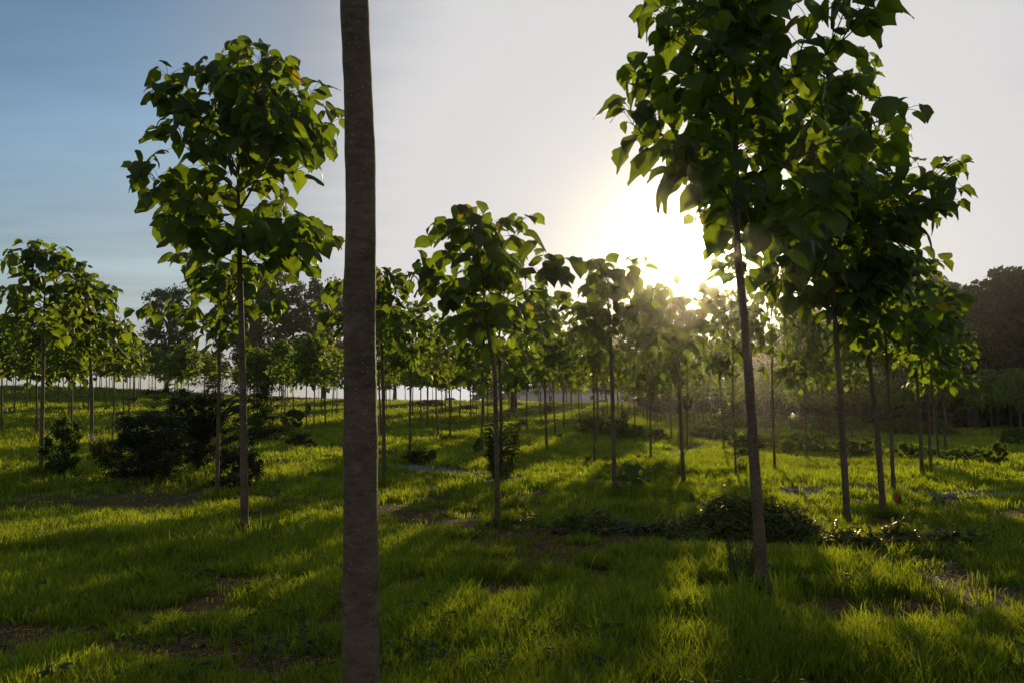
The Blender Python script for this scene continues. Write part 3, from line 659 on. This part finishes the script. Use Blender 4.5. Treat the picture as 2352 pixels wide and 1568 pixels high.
for a in [(140, 1095, 95, 135, 'small dark bush at the foot of the leftmost large tree', 0), (690, 1036, 72, 40, 'dark mounded bush in open grass left of the closest trunk', 2), (672, 985, 60, 45, 'pale green bush behind the dark mounded one', 0),
          (955, 1066, 70, 30, 'dark weeds bush left above the left gravel patch', 2), (990, 1066, 28, 34, 'narrow brown weed bush beside the left gravel patch', 0), (1098, 1042, 24, 36, 'small bush against the tree left of the tall weed bush', 0),
          (1380, 1000, 130, 44, 'long green brush strip across the slope below the barn', 1), (1440, 1010, 90, 34, 'right end of the green brush below the barn', 1), (1512, 1014, 50, 26, 'brown-green bush right of the brush strip', 2),
          (1200, 983, 22, 20, 'small round bush before the barn corner', 2), (1258, 946, 22, 14, 'tiny round bush close to the barn wall', 2), (1180, 1012, 18, 16, 'little dark bush right behind the tall weed bush', 2), (1286, 1009, 16, 12, 'round tuft beside the tree before the barn door', 2),
          (1232+36, 1044, 16, 8, 'flat dark tuft right of the tree before the barn', 2),
          (1640, 1012, 120, 36, 'pale weedy brush in the glare left of the thick sunlit trunk', 1), (1745, 1035, 150, 40, 'weedy brush passing behind the thick sunlit trunk', 1), (1850, 1040, 120, 50, 'brush in front of the crooked little tree', 1),
          (1965, 1048, 130, 42, 'green brush behind the leaning pair', 1), (2075, 1055, 60, 38, 'rounded bright bush right of the leaning pair', 0), (2130, 1056, 90, 30, 'low bright brush behind the backlit tree', 1), (2215, 1062, 120, 32, 'low bright brush at right', 1),
          (2290, 1068, 60, 52, 'upright feathery bright green bush at right', 0), (2350, 1030, 110, 50, 'dark bush cut by the right edge', 1), (1705, 1052, 40, 20, 'small low bush left behind the thick sunlit trunk', 2),
          (1700, 985, 160, 34, 'far shaded brush below the wood, left', 1), (1900, 990, 180, 36, 'far shaded brush below the wood, middle', 1), (2100, 1000, 180, 40, 'far shaded brush below the wood, right', 1), (1890, 1010, 70, 56, 'vine-covered hump around the short dark tree', 1),
          (305, 892, 60, 10, 'low bush on the skyline of the left slope', 2), (985, 932, 80, 14, 'dark brush heap lying below the crest', 2), (1075, 940, 60, 10, 'flat brush heap right of the larger one on the crest', 2)]:
    bush_at(*a)
for x, y, hpx, lab, kd in [(1022, 1013, 20, 'left tawny grass clump at the foot of a tree', 1), (1048, 1014, 20, 'right tawny grass clump at the foot of a tree', 1), (1352, 1064, 28, 'dry brown grass clump left of a slim trunk', 0), (1704, 1092, 40, 'tall grass clump at the foot of the tree next to the thick sunlit trunk', 0), (232, 1062, 78, 'tall feathery grass clump right of the second large tree', 0),
                          (246, 1060, 60, 'shorter feathery grass clump left of the cedar mass', 0), (2062, 1160, 36, 'dry grass clump beside the leaning tree with the orange tag', 0), (2132, 1098, 44, 'dry grass clump right of the backlit tree', 0), (1545, 1112, 20, 'weedy tuft left of the curved slim trunk', 1), (1668, 1036, 14, 'dark tuft at the foot of a thin tree in the glare', 1), (1430, 1140, 24, 'weedy tuft at the foot of the slim tree by the seedling', 1), (551, 1236, 50, 'thin weed tuft against the left side of the tall blue-sky tree', 0)]:
    p = hit(x, y); s = hpx * p.y / FD / (0.7, 0.5)[kd]; o = link('tall_grass_clump', CL[kd], loc=p); o.scale = (s, s, s); o.rotation_euler[2] = rnd.uniform(0, 6); tag(o, lab, 'grass clump', 'tall grass clumps')

def leafy_stems(seed, n, H, Rr, mat, lsize=0.10, nar=0.35, pitch=0.06, leafy=1.0, sw=0.5):
    """upright stems set with narrow leaves"""
    rg = np.random.default_rng(seed); sb = Buf(); fb = Buf(); pos, dr, nr, sz = [], [], [], []
    for i in range(n):
        a = rg.uniform(0, 6.28); r = Rr * math.sqrt(rg.random()) * 0.45; b0 = np.array([r * math.cos(a), r * math.sin(a), -0.03]); hh = H * rg.uniform(0.55, 1.0)
        top = b0 + np.array([math.cos(a) * Rr * sw * rg.uniform(0.3, 1), math.sin(a) * Rr * sw * rg.uniform(.3, 1), hh]); m = (b0 + top) / 2 + rg.normal(0, 0.02, 3); tube(sb, np.array([b0, m, top]), (0.007, 0.005, 0.002), 4)
        z = 0.12
        while z < 1:
            q = b0 + (m - b0) * min(1, 2 * z) if z < 0.5 else m + (top - m) * (2 * z - 1); fa = rg.uniform(0, 6.28)
            for s_ in (0, math.pi):
                if rg.random() < leafy:
                    o = np.array([math.cos(fa + s_), math.sin(fa + s_), rg.uniform(-0.5, 0.5)]); pos.append(q); dr.append(o); nr.append(np.array([0, 0, 1.]) + rg.normal(0, .3, 3)); sz.append(lsize * rg.uniform(0.6, 1.2))
            z += pitch / hh
    put_leaves(fb, np.array(pos), np.array(dr), np.array(nr), np.array(sz), rg, narrow=nar, tint=rg.uniform(0, 0.95, len(pos)))
    return sb.mesh('stem', [M_TWIG]), fb.mesh('foliage', [mat])
p = hit(1152, 1100); k = p.y / FD
put_shrub(leafy_stems(501, 30, 155 * k, 40 * k, M_WEED, 0.14, 0.30, 0.085, 0.9, 0.85), p + Vector((0, -0.25, 0)), 'tall bushy weed of many leafy stems behind the wavy trunk', 'weed_bush', 'bush', 'bushes in the grass')
p = hit(1705, 1352); k = p.y / FD
put_shrub(leafy_stems(502, 30, 125 * k, 40 * k, M_TALL, 0.035, 0.3, 0.022, 0.7, 0.75), p, 'thin upright weed of feathery stems left of the thick sunlit trunk', 'weed_plant', 'plant')
p = hit(2280, 1232); k = p.y / FD
put_shrub(leafy_stems(503, 1, 66 * k, 8 * k, M_VINE, 0.06, 0.7, 0.04, 0.9, 0.4), p, 'slender lone sapling standing in the grass near the right edge', 'sapling', 'plant')
p = hit(1915, 1225); k = p.y / FD
put_shrub(leafy_stems(504, 1, 46 * k, 12 * k, M_VINE, 0.05, 0.7, 0.04, 0.9, 0.6), p, 'small yellowish weed sprig left of the leaning tree foot', 'sapling', 'plant')
# round-topped saplings further off
for i, (x, y, hp, lab) in enumerate([(1431, 985, 42, 'round sapling on the slope right of the barn'), (708, 950, 20, 'small dark sapling on the slope left of the closest trunk')]):
    p = hit(x, y); put_shrub(BUSH[0], p, lab, 'sapling', 'plant', sc=(hp * p.y / FD * 0.7, hp * p.y / FD * 0.7, hp * p.y / FD))

# knee-high seedling with a few huge leaves
p = hit(1452, 1136); k = p.y / FD
rg = np.random.default_rng(9); sb = Buf(); fb = Buf(); Hs = 66 * k
tube(sb, np.array([[0, 0, -.03], [0.01, 0, Hs * .5], [0, 0, Hs]]), (0.012, 0.010, 0.006), 6)
pos = []; dr = []; sz = []
for i, (a, z, s) in enumerate([(0.2, 1, .30), (3.0, 1, .34), (1.7, .98, .30), (4.6, .96, .32), (0.0, .62, .28), (3.5, .60, .36), (2.2, .5, .25), (5.3, .5, .28), (0.3, .2, .24)]):
    o = np.array([math.cos(a), math.sin(a), 0.25]); q = np.array([0, 0, Hs * z]); q2 = q + unit(o) * s * 0.35; tube(sb, np.array([q, (q + q2) / 2 + [0, 0, .02], q2]), (0.004, 0.004, 0.003), 4); pos.append(q2); dr.append([o[0], o[1], -0.25 - 0.5 * (i % 2)]); sz.append(s * 0.95)
put_leaves(fb, np.array(pos), np.array(dr), np.tile([0, -0.15, 1.], (len(pos), 1)), np.array(sz), rg, tint=rg.uniform(.4, .85, len(pos)))
put_shrub((sb.mesh('stem', [M_TWIG]), fb.mesh('foliage', [M_LEAF])), p, 'knee-high seedling with a few huge drooping leaves', 'seedling', 'plant')

# feathery conifer seedling behind the closest trunk
p = at(826, 5.9); rg = np.random.default_rng(19); sb = Buf(); fb = Buf(); Hc = 0.62
tube(sb, np.array([[0, 0, -.03], [0, 0, Hc]]), (0.010, 0.003), 5); cen = []
for i in range(15):
    z = 0.10 + i * 0.036; a = i * 2.4; L = 0.36 * (1 - 0.8 * i / 15); e = np.array([math.cos(a) * L, math.sin(a) * L * 0.6, z + L * 0.45]); tube(sb, np.array([[0, 0, z], e * [.5, .5, 1] - [0, 0, L * .12], e]), (0.004, 0.003, 0.002), 3)
    for u in np.linspace(0.15, 1, 12):
        q = np.array([0, 0, z]) * (1 - u) + e * u
        for s_ in (-1, 1):
            for w in (0.4, 1.0):
                cen.append((q, unit(np.array([-e[1] * s_, e[0] * s_, 0.1]) * w + e * 0.8)))
P0 = np.array([c[0] for c in cen]); D0 = np.array([c[1] for c in cen]); T0 = P0 + D0 * rg.uniform(0.03, 0.055, len(P0))[:, None]; sd = np.cross(D0, [0, 0, 1]) * 0.0022
V = np.stack([P0 - sd, P0 + sd, T0], 1).reshape(-1, 3); fb.add(V, [np.arange(len(V)).reshape(-1, 3)], 0, 0.4)
put_shrub((sb.mesh('stem', [M_TWIG]), fb.mesh('foliage', [M_CEDAR], False)), p, 'feathery conifer seedling peeking out behind the closest trunk', 'conifer_seedling', 'plant')

# vine mound, brambles and leafy ground vines
def vine_mound(seed, L, Wd, H, n, label, px, py, lsize=0.06, shoots=26, rz=0.0, branches=True):
    rg = np.random.default_rng(seed); fb = Buf(); p = hit(px, py)
    bump = [(rg.uniform(-.9, .9) * L, rg.uniform(-.6, .6) * Wd, rg.uniform(.35, 1)) for _ in range(9)]
    def top(x, y):
        e = max(0, 1 - (x / L) ** 2 - (y / Wd) ** 2) ** 0.5; s = sum(h * math.exp(-((x - a) / (.28 * L)) ** 2 - ((y - c) / (.6 * Wd)) ** 2) for a, c, h in bump); return H * e * min(1.15, 0.15 + 0.62 * s)
    pos, dr, nr, sz = [], [], [], []
    for i in range(n):
        a = rg.uniform(0, 6.28); r = math.sqrt(rg.random()); x, y = L * r * math.cos(a), Wd * r * math.sin(a); t = top(x, y); z = t * (1 - 0.55 * rg.random() ** 2) + rg.normal(0, 0.02)
        pos.append((x, y, max(0.01, z))); dr.append(rg.normal(0, 1, 3) * [1, 1, .5]); nr.append([rg.normal(0, .5), rg.normal(0, .5) - 0.3, 1]); sz.append(lsize * rg.uniform(.6, 1.35))
    for i in range(shoots):
        a = rg.uniform(0, 6.28); r = rg.random() ** .5 * .85; x, y = L * r * math.cos(a), Wd * r * math.sin(a); z = top(x, y); e = np.array([x + rg.normal(0, .1), y + rg.normal(0, .1), z + rg.uniform(.05, .20)]); q = np.array([x, y, z * .6]); tube(fb, np.array([q, (q + e) / 2, e]), (.005, .004, .002), 3, 1)
        for u in np.linspace(.3, 1, 7):
            pos.append(q + (e - q) * u); dr.append(rg.normal(0, 1, 3)); nr.append(rg.normal(0, .5, 3) + [0, 0, 1]); sz.append(lsize * rg.uniform(.5, .9))
    if branches:
        for i in range(26):      # dead brush under the vines
            a = rg.uniform(0, 6.28); x, y = rg.uniform(-.8, .8) * L, rg.uniform(-1, .6) * Wd; l = rg.uniform(.2, .6); q = np.array([x, y, .03]); e = q + np.array([math.cos(a) * l, math.sin(a) * l * .5, rg.uniform(.02, .8) * H]); tube(fb, np.array([q, (q + e) / 2 + rg.normal(0, .03, 3), e]), (.012, .009, .004), 5, 1)
    put_leaves(fb, np.array(pos, float), np.array(dr, float), np.array(nr, float), np.array(sz), rg, narrow=0.9, tint=rg.uniform(0, .97, len(pos)))
    r = link('vine_mound', fb.mesh('vine_mound', [M_VINE, M_OAKBARK]), loc=p); r.rotation_euler[2] = rz; return tag(r, label, 'vines', 'vine mounds in the grass')
vine_mound(601, 1.28, 0.50, 0.43, 3600, 'high tangled mound of vines left behind the thick sunlit trunk', 1665, 1232)
vine_mound(602, 0.62, 0.34, 0.20, 900, 'low bramble tangle trailing left from the high vine mound', 1370, 1220, 0.05, 14)
vine_mound(603, 0.40, 0.30, 0.28, 700, 'vines falling off the right end of the high mound', 1815, 1240, 0.05, 14)
vine_mound(604, 0.60, 0.38, 0.22, 1200, 'leafy vines around the foot of the leaning tree', 2000, 1250, 0.065, 16)
vine_mound(605, 0.62, 0.32, 0.15, 800, 'low leafy vines between the leaning tree and the right edge', 2210, 1262, 0.06, 12)
vine_mound(606, 0.55, 0.3, 0.12, 500, 'flat patch of dark vines right of the wavy trunk foot', 1200, 1206, 0.045, 4)

# ------------------------------------------------------------------ small man-made things
def boxes(buf, lst, mat=0):
    for (x0, x1, y0, y1, z0, z1) in lst:
        V = [(x, y, z) for z in (z0, z1) for x, y in ((x0, y0), (x1, y0), (x1, y1), (x0, y1))]
        buf.add(V, [np.array([[3, 2, 1, 0], [4, 5, 6, 7], [0, 1, 5, 4], [1, 2, 6, 5], [2, 3, 7, 6], [3, 0, 4, 7]])], mat)
def part(name, lst, m, parent):
    b = Buf(); boxes(b, lst); return link(name, b.mesh(name, [m], False), parent)
M_WHITE = plain('white_metal_siding', (0.72, 0.75, 0.80), 0.5, (0.62, 0.65, 0.70), 0.6)
M_BEIGE = plain('beige_panel', (0.55, 0.50, 0.42), 0.6); M_ROOF = plain('dark_metal_roof', (0.10, 0.10, 0.11), 0.5); M_DARK = plain('dark_glass', (0.02, 0.02, 0.025), 0.25)
M_RUST = plain('rusty_steel', (0.16, 0.07, 0.045), 0.8, (0.10, 0.05, 0.035), 12); M_RUB = plain('rubber', (0.02, 0.02, 0.02), 0.85); M_RED = plain('red_flag_cloth', (0.75, 0.06, 0.03), 0.7); M_STEEL = plain('steel_wire', (0.25, 0.25, 0.25), 0.5)
# barn
pb = at(1300, 150); r = root('barn', (pb.x, pb.y, zgf(pb.x, pb.y) - 0.25), 'long low white metal barn beyond the lit grass', 'barn')
ribs = [(-9.2 + i * 0.6, -9.2 + i * 0.6 + 0.05, -0.03, 0.0, 0, 2.7) for i in range(31)]
part('wall', [(-9.2, -4.0, 0, 9, 0, 2.7), (-4.0, -3.85, -1.2, 9, 0, 2.75), (-3.85, 9.4, 0.002, 9, 0, 2.7)] + [q for q in ribs if q[0] > -3.8 or q[0] < -4.1], M_WHITE, r)
b = Buf(); b.add([(-9.6, -0.5, 2.7), (9.8, -0.5, 2.7), (9.8, 4.5, 4.1), (-9.6, 4.5, 4.1), (9.8, 9.5, 2.7), (-9.6, 9.5, 2.7), (-9.6, -0.5, 2.62), (9.8, -0.5, 2.62), (9.8, 9.5, 2.62), (-9.6, 9.5, 2.62)], [np.array([[0, 1, 2, 3], [3, 2, 4, 5], [6, 7, 1, 0], [9, 8, 7, 6], [5, 4, 8, 9]]), np.array([[0, 3, 5]]), np.array([[1, 4, 2]])])
b.add([(-9.2, 0, 2.7), (-9.2, 9, 2.7), (-9.2, 4.5, 3.95), (9.4, 0, 2.7), (9.4, 9, 2.7), (9.4, 4.5, 3.95)], [np.array([[0, 1, 2], [3, 5, 4]])])
link('roof', b.mesh('roof', [M_ROOF], False), r)
dd = part('door', [(0.2, 2.6, -0.06, 0.0, 0, 2.4)], M_BEIGE, r); part('handle', [(2.3, 2.36, -0.10, -0.063, 1.0, 1.3)], M_ROOF, dd)
for x in (-2.6, 4.6): 
    w = part('window', [(x - .35, x + .35, -0.05, -0.0, 1.1, 2.0)], M_WHITE, r); part('pane', [(x - .28, x + .28, -0.056, -0.052, 1.17, 1.93)], M_DARK, w)
# trailer with an implement by the barn
pt = at(1374, 138); r = root('farm_trailer', (pt.x, pt.y, zgf(pt.x, pt.y)), 'rusty low farm trailer parked before the right half of the barn', 'trailer', rz=0.15)
part('bed', [(-1.5, 1.5, -0.7, 0.7, 0.5, 0.62), (-2.3, -1.5, -0.06, 0.06, 0.5, 0.6)], M_RUST, r)
part('rail', [(1.42, 1.5, -0.7, 0.7, 0.62, 1.1), (0.2, 1.42, -0.7, -0.64, 0.8, 0.88), (0.2, 1.42, 0.64, 0.7, 0.8, 0.88), (0.2, 0.26, -0.7, -0.64, 0.62, 0.8), (0.2, 0.26, 0.64, 0.7, 0.62, 0.8)], M_RUST, r)
part('load', [(0.3, 1.2, -0.4, 0.4, 0.622, 1.0), (0.7, 0.8, -0.05, 0.05, 1.0, 1.5), (0.6, 0.95, -0.12, 0.12, 1.5, 1.62)], M_ROOF, r)
def wheel(parent, x, y, rad, wdt):
    b = Buf(); th = np.arange(20) * 2 * np.pi / 20
    pr = [(rad * .55, -wdt / 2), (rad * .9, -wdt / 2), (rad, -wdt / 4), (rad, wdt / 4), (rad * .9, wdt / 2), (rad * .55, wdt / 2)]
    V = np.array([[x + q * math.cos(t), y + w_, rad + q * math.sin(t)] for t in th for q, w_ in pr]); F = np.array([[i * 6 + j, i * 6 + j + 1, ((i + 1) % 20) * 6 + j + 1, ((i + 1) % 20) * 6 + j] for i in range(20) for j in range(5)])
    b.add(V, [F]); w_o = link('wheel', b.mesh('wheel', [M_RUB]), parent)
    b = Buf(); V = np.array([[x + rad * .55 * math.cos(t), y + s * wdt * .3, rad + rad * .55 * math.sin(t)] for s in (-1, 1) for t in th]); b.add(V, [np.array([[i, (i + 1) % 20, 20 + (i + 1) % 20, 20 + i] for i in range(20)]), np.array([list(range(20))]), np.array([list(range(39, 19, -1))])]); link('rim', b.mesh('rim', [M_STEEL], False), w_o)
wheel(r, 0.3, -0.82, 0.33, 0.18); wheel(r, 0.3, 0.82, 0.33, 0.18)
# parked car on the crest
pc = at(1032, 168); r = root('parked_car', (pc.x, pc.y, zgf(pc.x, pc.y)), 'small dark car parked on the skyline between thin trunks', 'car')
prof_b = [(-2.1, .35), (-2.1, .75), (-1.95, .88), (-1.1, .95), (1.5, .98), (2.05, .9), (2.12, .7), (2.1, .35)]; prof_c = [(-1.15, .95), (-0.45, 1.40), (0.9, 1.42), (1.5, .98)]
def extr(buf, prof, y0, y1, inset=0.0):
    n = len(prof); V = [(x, y0, z) for x, z in prof] + [(x, y1, z) for x, z in prof]; buf.add(V, [np.array([[i, (i + 1) % n, n + (i + 1) % n, n + i] for i in range(n)]), np.array([list(range(n))[::-1]]), np.array([list(range(n, 2 * n))])])
M_PAINT = plain('dark_car_paint', (0.05, 0.055, 0.065), 0.3)
b = Buf(); extr(b, prof_b, -.85, .85); extr(b, prof_c, -.72, .72); link('body', b.mesh('body', [M_PAINT], False), r)
b = Buf(); extr(b, [(-0.95, .99), (-0.42, 1.34), (0.2, 1.35), (0.2, .99)], -.728, .728); extr(b, [(0.28, .99), (0.28, 1.35), (0.85, 1.35), (1.28, 1.0)], -.728, .728); link('window', b.mesh('window', [M_DARK], False), r)
for x in (-1.35, 1.3):
    for y in (-.8, .8): wheel(r, x, y, .32, .2)
# red marker flags on wires
for x, y, yt, fw_, fh_, lab in [(1089, 1032, 1012, .10, .09, 'little red flag on a wire in the lit grass'), (1463, 1070, 1052, .09, .07, 'red flag on a wire just behind the seedling'), (2056, 1182, 1152, .045, .12, 'orange-red tag on a wire at the foot of the leaning tree')]:
    p = hit(x, y); H_ = max(0.3, hgt(p, x, yt)); r = root('marker_flag', p, lab, 'flag', 'marker flags'); b = Buf(); tube(b, np.array([[0, 0, -.05], [0.01, 0, H_]]), (.004, .003), 5); link('pole', b.mesh('pole', [M_STEEL]), r)
    b = Buf(); V = [(0.008 + u * fw_, 0.012 * math.sin(u * 5) + o_, H_ - v * fh_) for o_ in (0, 0.002) for u in np.linspace(0, 1, 5) for v in (0, 1)]
    b.add(V, [np.array([[i * 2, i * 2 + 1, i * 2 + 3, i * 2 + 2] for i in range(4)]), np.array([[10 + i * 2, 10 + i * 2 + 2, 10 + i * 2 + 3, 10 + i * 2 + 1] for i in range(4)])]); link('flag', b.mesh('flag', [M_RED], False), r)
# dark stump in the vines
p = hit(2168, 1256); b = Buf(); rg = np.random.default_rng(3); th = np.arange(14) * 2 * np.pi / 14; V = []
for z, rr in ((-.05, .13), (.03, .11), (.09, .085), (.14, .07)):
    for t in th: q = rr * (1 + .16 * math.sin(3 * t + z * 9) + rg.normal(0, .05)); V.append((q * math.cos(t), q * math.sin(t), z + (rg.uniform(-.02, .04) if z > .1 else 0)))
V.append((0, 0, .13)); b.add(V, [np.array([[k * 14 + i, k * 14 + (i + 1) % 14, (k + 1) * 14 + (i + 1) % 14, (k + 1) * 14 + i] for k in range(3) for i in range(14)]), np.array([[42 + i, 42 + (i + 1) % 14, 56] for i in range(14)])])
tag(link('tree_stump', b.mesh('tree_stump', [M_OAKBARK], False), loc=p), 'small dark jagged stump among the low vines near the right edge', 'stump')

# ------------------------------------------------------------------ grass (stuff)
def vnoise(x, y, s, seed):
    rg = np.random.default_rng(seed); G = rg.random((256, 256)); X = x / s + 1000; Y = y / s + 1000; i = np.floor(X).astype(int); j = np.floor(Y).astype(int); fx = X - i; fy = Y - j; fx = fx * fx * (3 - 2 * fx); fy = fy * fy * (3 - 2 * fy); i %= 255; j %= 255
    return G[i, j] * (1 - fx) * (1 - fy) + G[i + 1, j] * fx * (1 - fy) + G[i, j + 1] * (1 - fx) * fy + G[i + 1, j + 1] * fx * fy
BARE = [(hit(*q[0]), 0.3) for q in NEAR] + [(hit(*q[:2]), q[2]) for q in [(60, 1460, .45), (420, 1500, .35), (480, 1340, .2), (620, 1535, .35), (1160, 1360, .45), (960, 1345, .3), (1420, 1290, .2), (2120, 1300, .45), (2220, 1330, .35), (1820, 1345, .25), (1330, 1222, .8), (1060, 1198, 1.1), (960, 1182, .9), (1760, 1262, .8), (1600, 1250, .9), (1900, 1262, .8), (250, 1152, 1.8), (400, 1152, 1.8), (1640, 1160, .6), (300, 1500, .3), (1140, 1110, .6), (2010, 1210, .3), (1460, 1160, .5)]]
def grass():
    rg = np.random.default_rng(77)
    n = 300000
    # tuft centres: log-uniform in distance inside a wide wedge
    d = 1.9 * np.exp(rg.random(n) ** 0.92 * math.log(135 / 1.9)); az = rg.uniform(R(-40), R(40), n); x = d * np.sin(az); y = d * np.cos(az)
    keep = rg.random(n) < np.clip((d / 7.0) ** 1.0, 0.18, 1)     # fewer tufts right at the feet
    c = vnoise(x, y, 0.42, 1) * 0.5 + vnoise(x, y, 1.3, 2) * 0.35 + vnoise(x, y, 0.16, 3) * 0.15
    dens = np.clip((c - 0.34) * 5.0, 0.06, 1)
    bare = np.ones(n)
    for p, rr in BARE:
        q = np.hypot((x - p.x) * 0.8, y - p.y) / rr + (vnoise(x, y, 0.2, 5) - .5) * 0.9; bare = np.minimum(bare, np.clip((q - 0.55) * 2.2, 0.06, 1))
    pd = path_dist(x, y); bare = np.minimum(bare, np.clip((pd - 0.20 + (vnoise(x, y, .5, 8) - .5) * .5) * 5, np.where(x > 1.9, 0.45, 0.08), 1))
    keep &= rg.random(n) < dens * bare
    x, y, d, c, bare = x[keep], y[keep], d[keep], c[keep], bare[keep]
    for q in NEAR:      # uncut tufts round the feet of the trunks
        p = hit(*q[0]); k = 70; a = rg.uniform(0, 6.28, k); r_ = rg.uniform(0.07, 0.30, k)
        ex, ey = p.x + r_ * np.cos(a), p.y + r_ * np.sin(a); x = np.r_[x, ex]; y = np.r_[y, ey]; d = np.r_[d, np.hypot(ex, ey)]; c = np.r_[c, rg.uniform(.6, 1.3, k)]; bare = np.r_[bare, np.ones(k)]
    nb = 6; m = len(x); x0 = np.repeat(x, nb); y0 = np.repeat(y, nb); D = np.repeat(d, nb); C = np.repeat(c, nb); B = np.repeat(bare, nb)
    sc = np.clip((D / 7.0) ** 0.72, 0.75, 9)
    a = rg.uniform(0, 6.28, m * nb); rr = 0.035 * sc * np.sqrt(rg.random(m * nb)); bx = x0 + rr * np.cos(a); by = y0 + rr * np.sin(a); bz = zg(bx, by) - 0.008
    tall = np.repeat(rg.uniform(0.55, 1.25, m), nb) * (0.55 + 0.9 * C) * (0.5 + 0.5 * B)
    patch = vnoise(x0, y0, 2.6, 9); H = 0.135 * tall * rg.uniform(0.5, 1.2, m * nb) * (0.7 + 0.6 * patch) * np.clip((D / 7.0) ** 0.22, 0.9, 1.6)
    stalk = rg.random(m * nb) < 0.002; H = np.where(stalk, H * 1.2, H)
    ln = rg.uniform(0.08, 0.75, m * nb) ** 1.2 * H; a2 = a + rg.normal(0, 0.5, m * nb); wind = np.repeat(rg.normal(0, .16, (m, 2)), nb, axis=0)
    ox = np.cos(a2) * ln + wind[:, 0] * H; oy = np.sin(a2) * ln + wind[:, 1] * H
    wd = 0.0040 * sc * rg.uniform(0.7, 1.3, m * nb) * np.clip(D / 5.0, 0.8, 1); a3 = rg.uniform(0, 3.14, m * nb); sx = np.cos(a3) * wd; sy = np.sin(a3) * wd
    L0 = np.stack([bx - sx, by - sy, bz], -1); R0 = np.stack([bx + sx, by + sy, bz], -1)
    M1 = np.stack([bx + ox * .35, by + oy * .35, bz + H * .62], -1); S1 = np.stack([sx, sy, 0 * sx], -1) * .85
    T = np.stack([bx + ox, by + oy, bz + H * 0.98], -1)
    V = np.stack([L0, R0, M1 + S1, M1 - S1, T], 1).reshape(-1, 3); i = np.arange(m * nb)[:, None] * 5
    # the blades' own colour: fresh green with straw ones mixed in
    tint = np.clip(np.repeat(rg.uniform(0.05, 0.75, m), nb) * 0.6 + 0.35 * vnoise(x0, y0, 1.7, 12) + rg.normal(0, .07, m * nb), 0, 0.93); tint = np.where(stalk | (rg.random(m * nb) < 0.008 + 0.08 * (B < .5)), 0.94, tint)
    b = Buf(); b.add(V, [i + np.array([[0, 1, 2, 3]]), i + np.array([[3, 2, 4]])], 0, np.repeat(tint, 5)); return b.mesh('grass', [M_GRASS], False)
tag(link('grass', grass()), 'short clumpy green meadow grass covering the plantation floor', 'grass', kind='stuff')
def weeds():
    rg = np.random.default_rng(31); n = 800; d = 2.5 * np.exp(rg.random(n) * math.log(20 / 2.5)); az = rg.uniform(R(-38), R(38), n); x = d * np.sin(az); y = d * np.cos(az)
    keep = vnoise(x, y, 1.1, 41) > 0.45; x, y, d = x[keep], y[keep], d[keep]; k = 9; m = len(x); a = rg.uniform(0, 6.28, (m, k)); hgt_ = rg.uniform(.02, .15, (m, k)); r_ = rg.uniform(.01, .07, (m, k))
    P = np.stack([x[:, None] + r_ * np.cos(a), y[:, None] + r_ * np.sin(a), zg(x, y)[:, None] + hgt_], -1).reshape(-1, 3); D = np.stack([np.cos(a), np.sin(a), rg.uniform(-.5, .6, (m, k))], -1).reshape(-1, 3)
    b = Buf(); put_leaves(b, P, D, np.tile([0, 0, 1.], (len(P), 1)) + rg.normal(0, .3, P.shape), np.repeat(rg.uniform(.03, .075, m), k), rg, narrow=0.6, tint=rg.uniform(0, .9, len(P))); return b.mesh('ground_weeds', [M_WEED])
tag(link('ground_weeds', weeds()), 'small broad-leaved weeds mixed into the near grass', 'weeds', kind='stuff')
def litter():
    rg = np.random.default_rng(5); P = []
    for p, rr in BARE:
        k = int(1800 * rr); a = rg.uniform(0, 6.28, k); q = rr * 1.2 * np.sqrt(rg.random(k)); P.append(np.stack([p.x + q * np.cos(a), p.y + q * np.sin(a)], -1))
    P = np.concatenate(P); n = len(P); z = zg(P[:, 0], P[:, 1]) + rg.uniform(0.004, 0.02, n); a = rg.uniform(0, 6.28, n); l = rg.uniform(.006, .024, n); w = l * rg.uniform(.08, .6, n)
    u = np.stack([np.cos(a), np.sin(a), rg.normal(0, .25, n)], -1) * l[:, None]; v = np.stack([-np.sin(a), np.cos(a), rg.normal(0, .3, n)], -1) * w[:, None]; C = np.c_[P, z]
    V = np.stack([C - u, C + v, C + u, C - v], 1).reshape(-1, 3); b = Buf(); b.add(V, [np.arange(n * 4).reshape(-1, 4)]); return b.mesh('leaf_litter', [plain('dead_leaf', (0.30, 0.15, 0.06), 0.8, (0.13, 0.06, 0.03), 3)], False)
tag(link('leaf_litter', litter()), 'dead brown leaf litter lying on the bare soil patches', 'litter', kind='stuff')

# ------------------------------------------------------------------ haze volume added to stand in for lens glare round the sun
DENS, ANIS = 0.00036, 0.95
b = Buf(); boxes(b, [(-340, 340, -170, 340, -2.0, 27.0)])
h = material('glare_haze'); v = h.n('ShaderNodeVolumePrincipled'); v.inputs['Color'].default_value = (0.98, 0.95, 0.90, 1); v.inputs['Density'].default_value = DENS; v.inputs['Anisotropy'].default_value = ANIS
h.l(v.outputs[0], h.out.inputs['Volume'])
tag(link('haze', b.mesh('haze', [h.m], False)), kind='stuff')
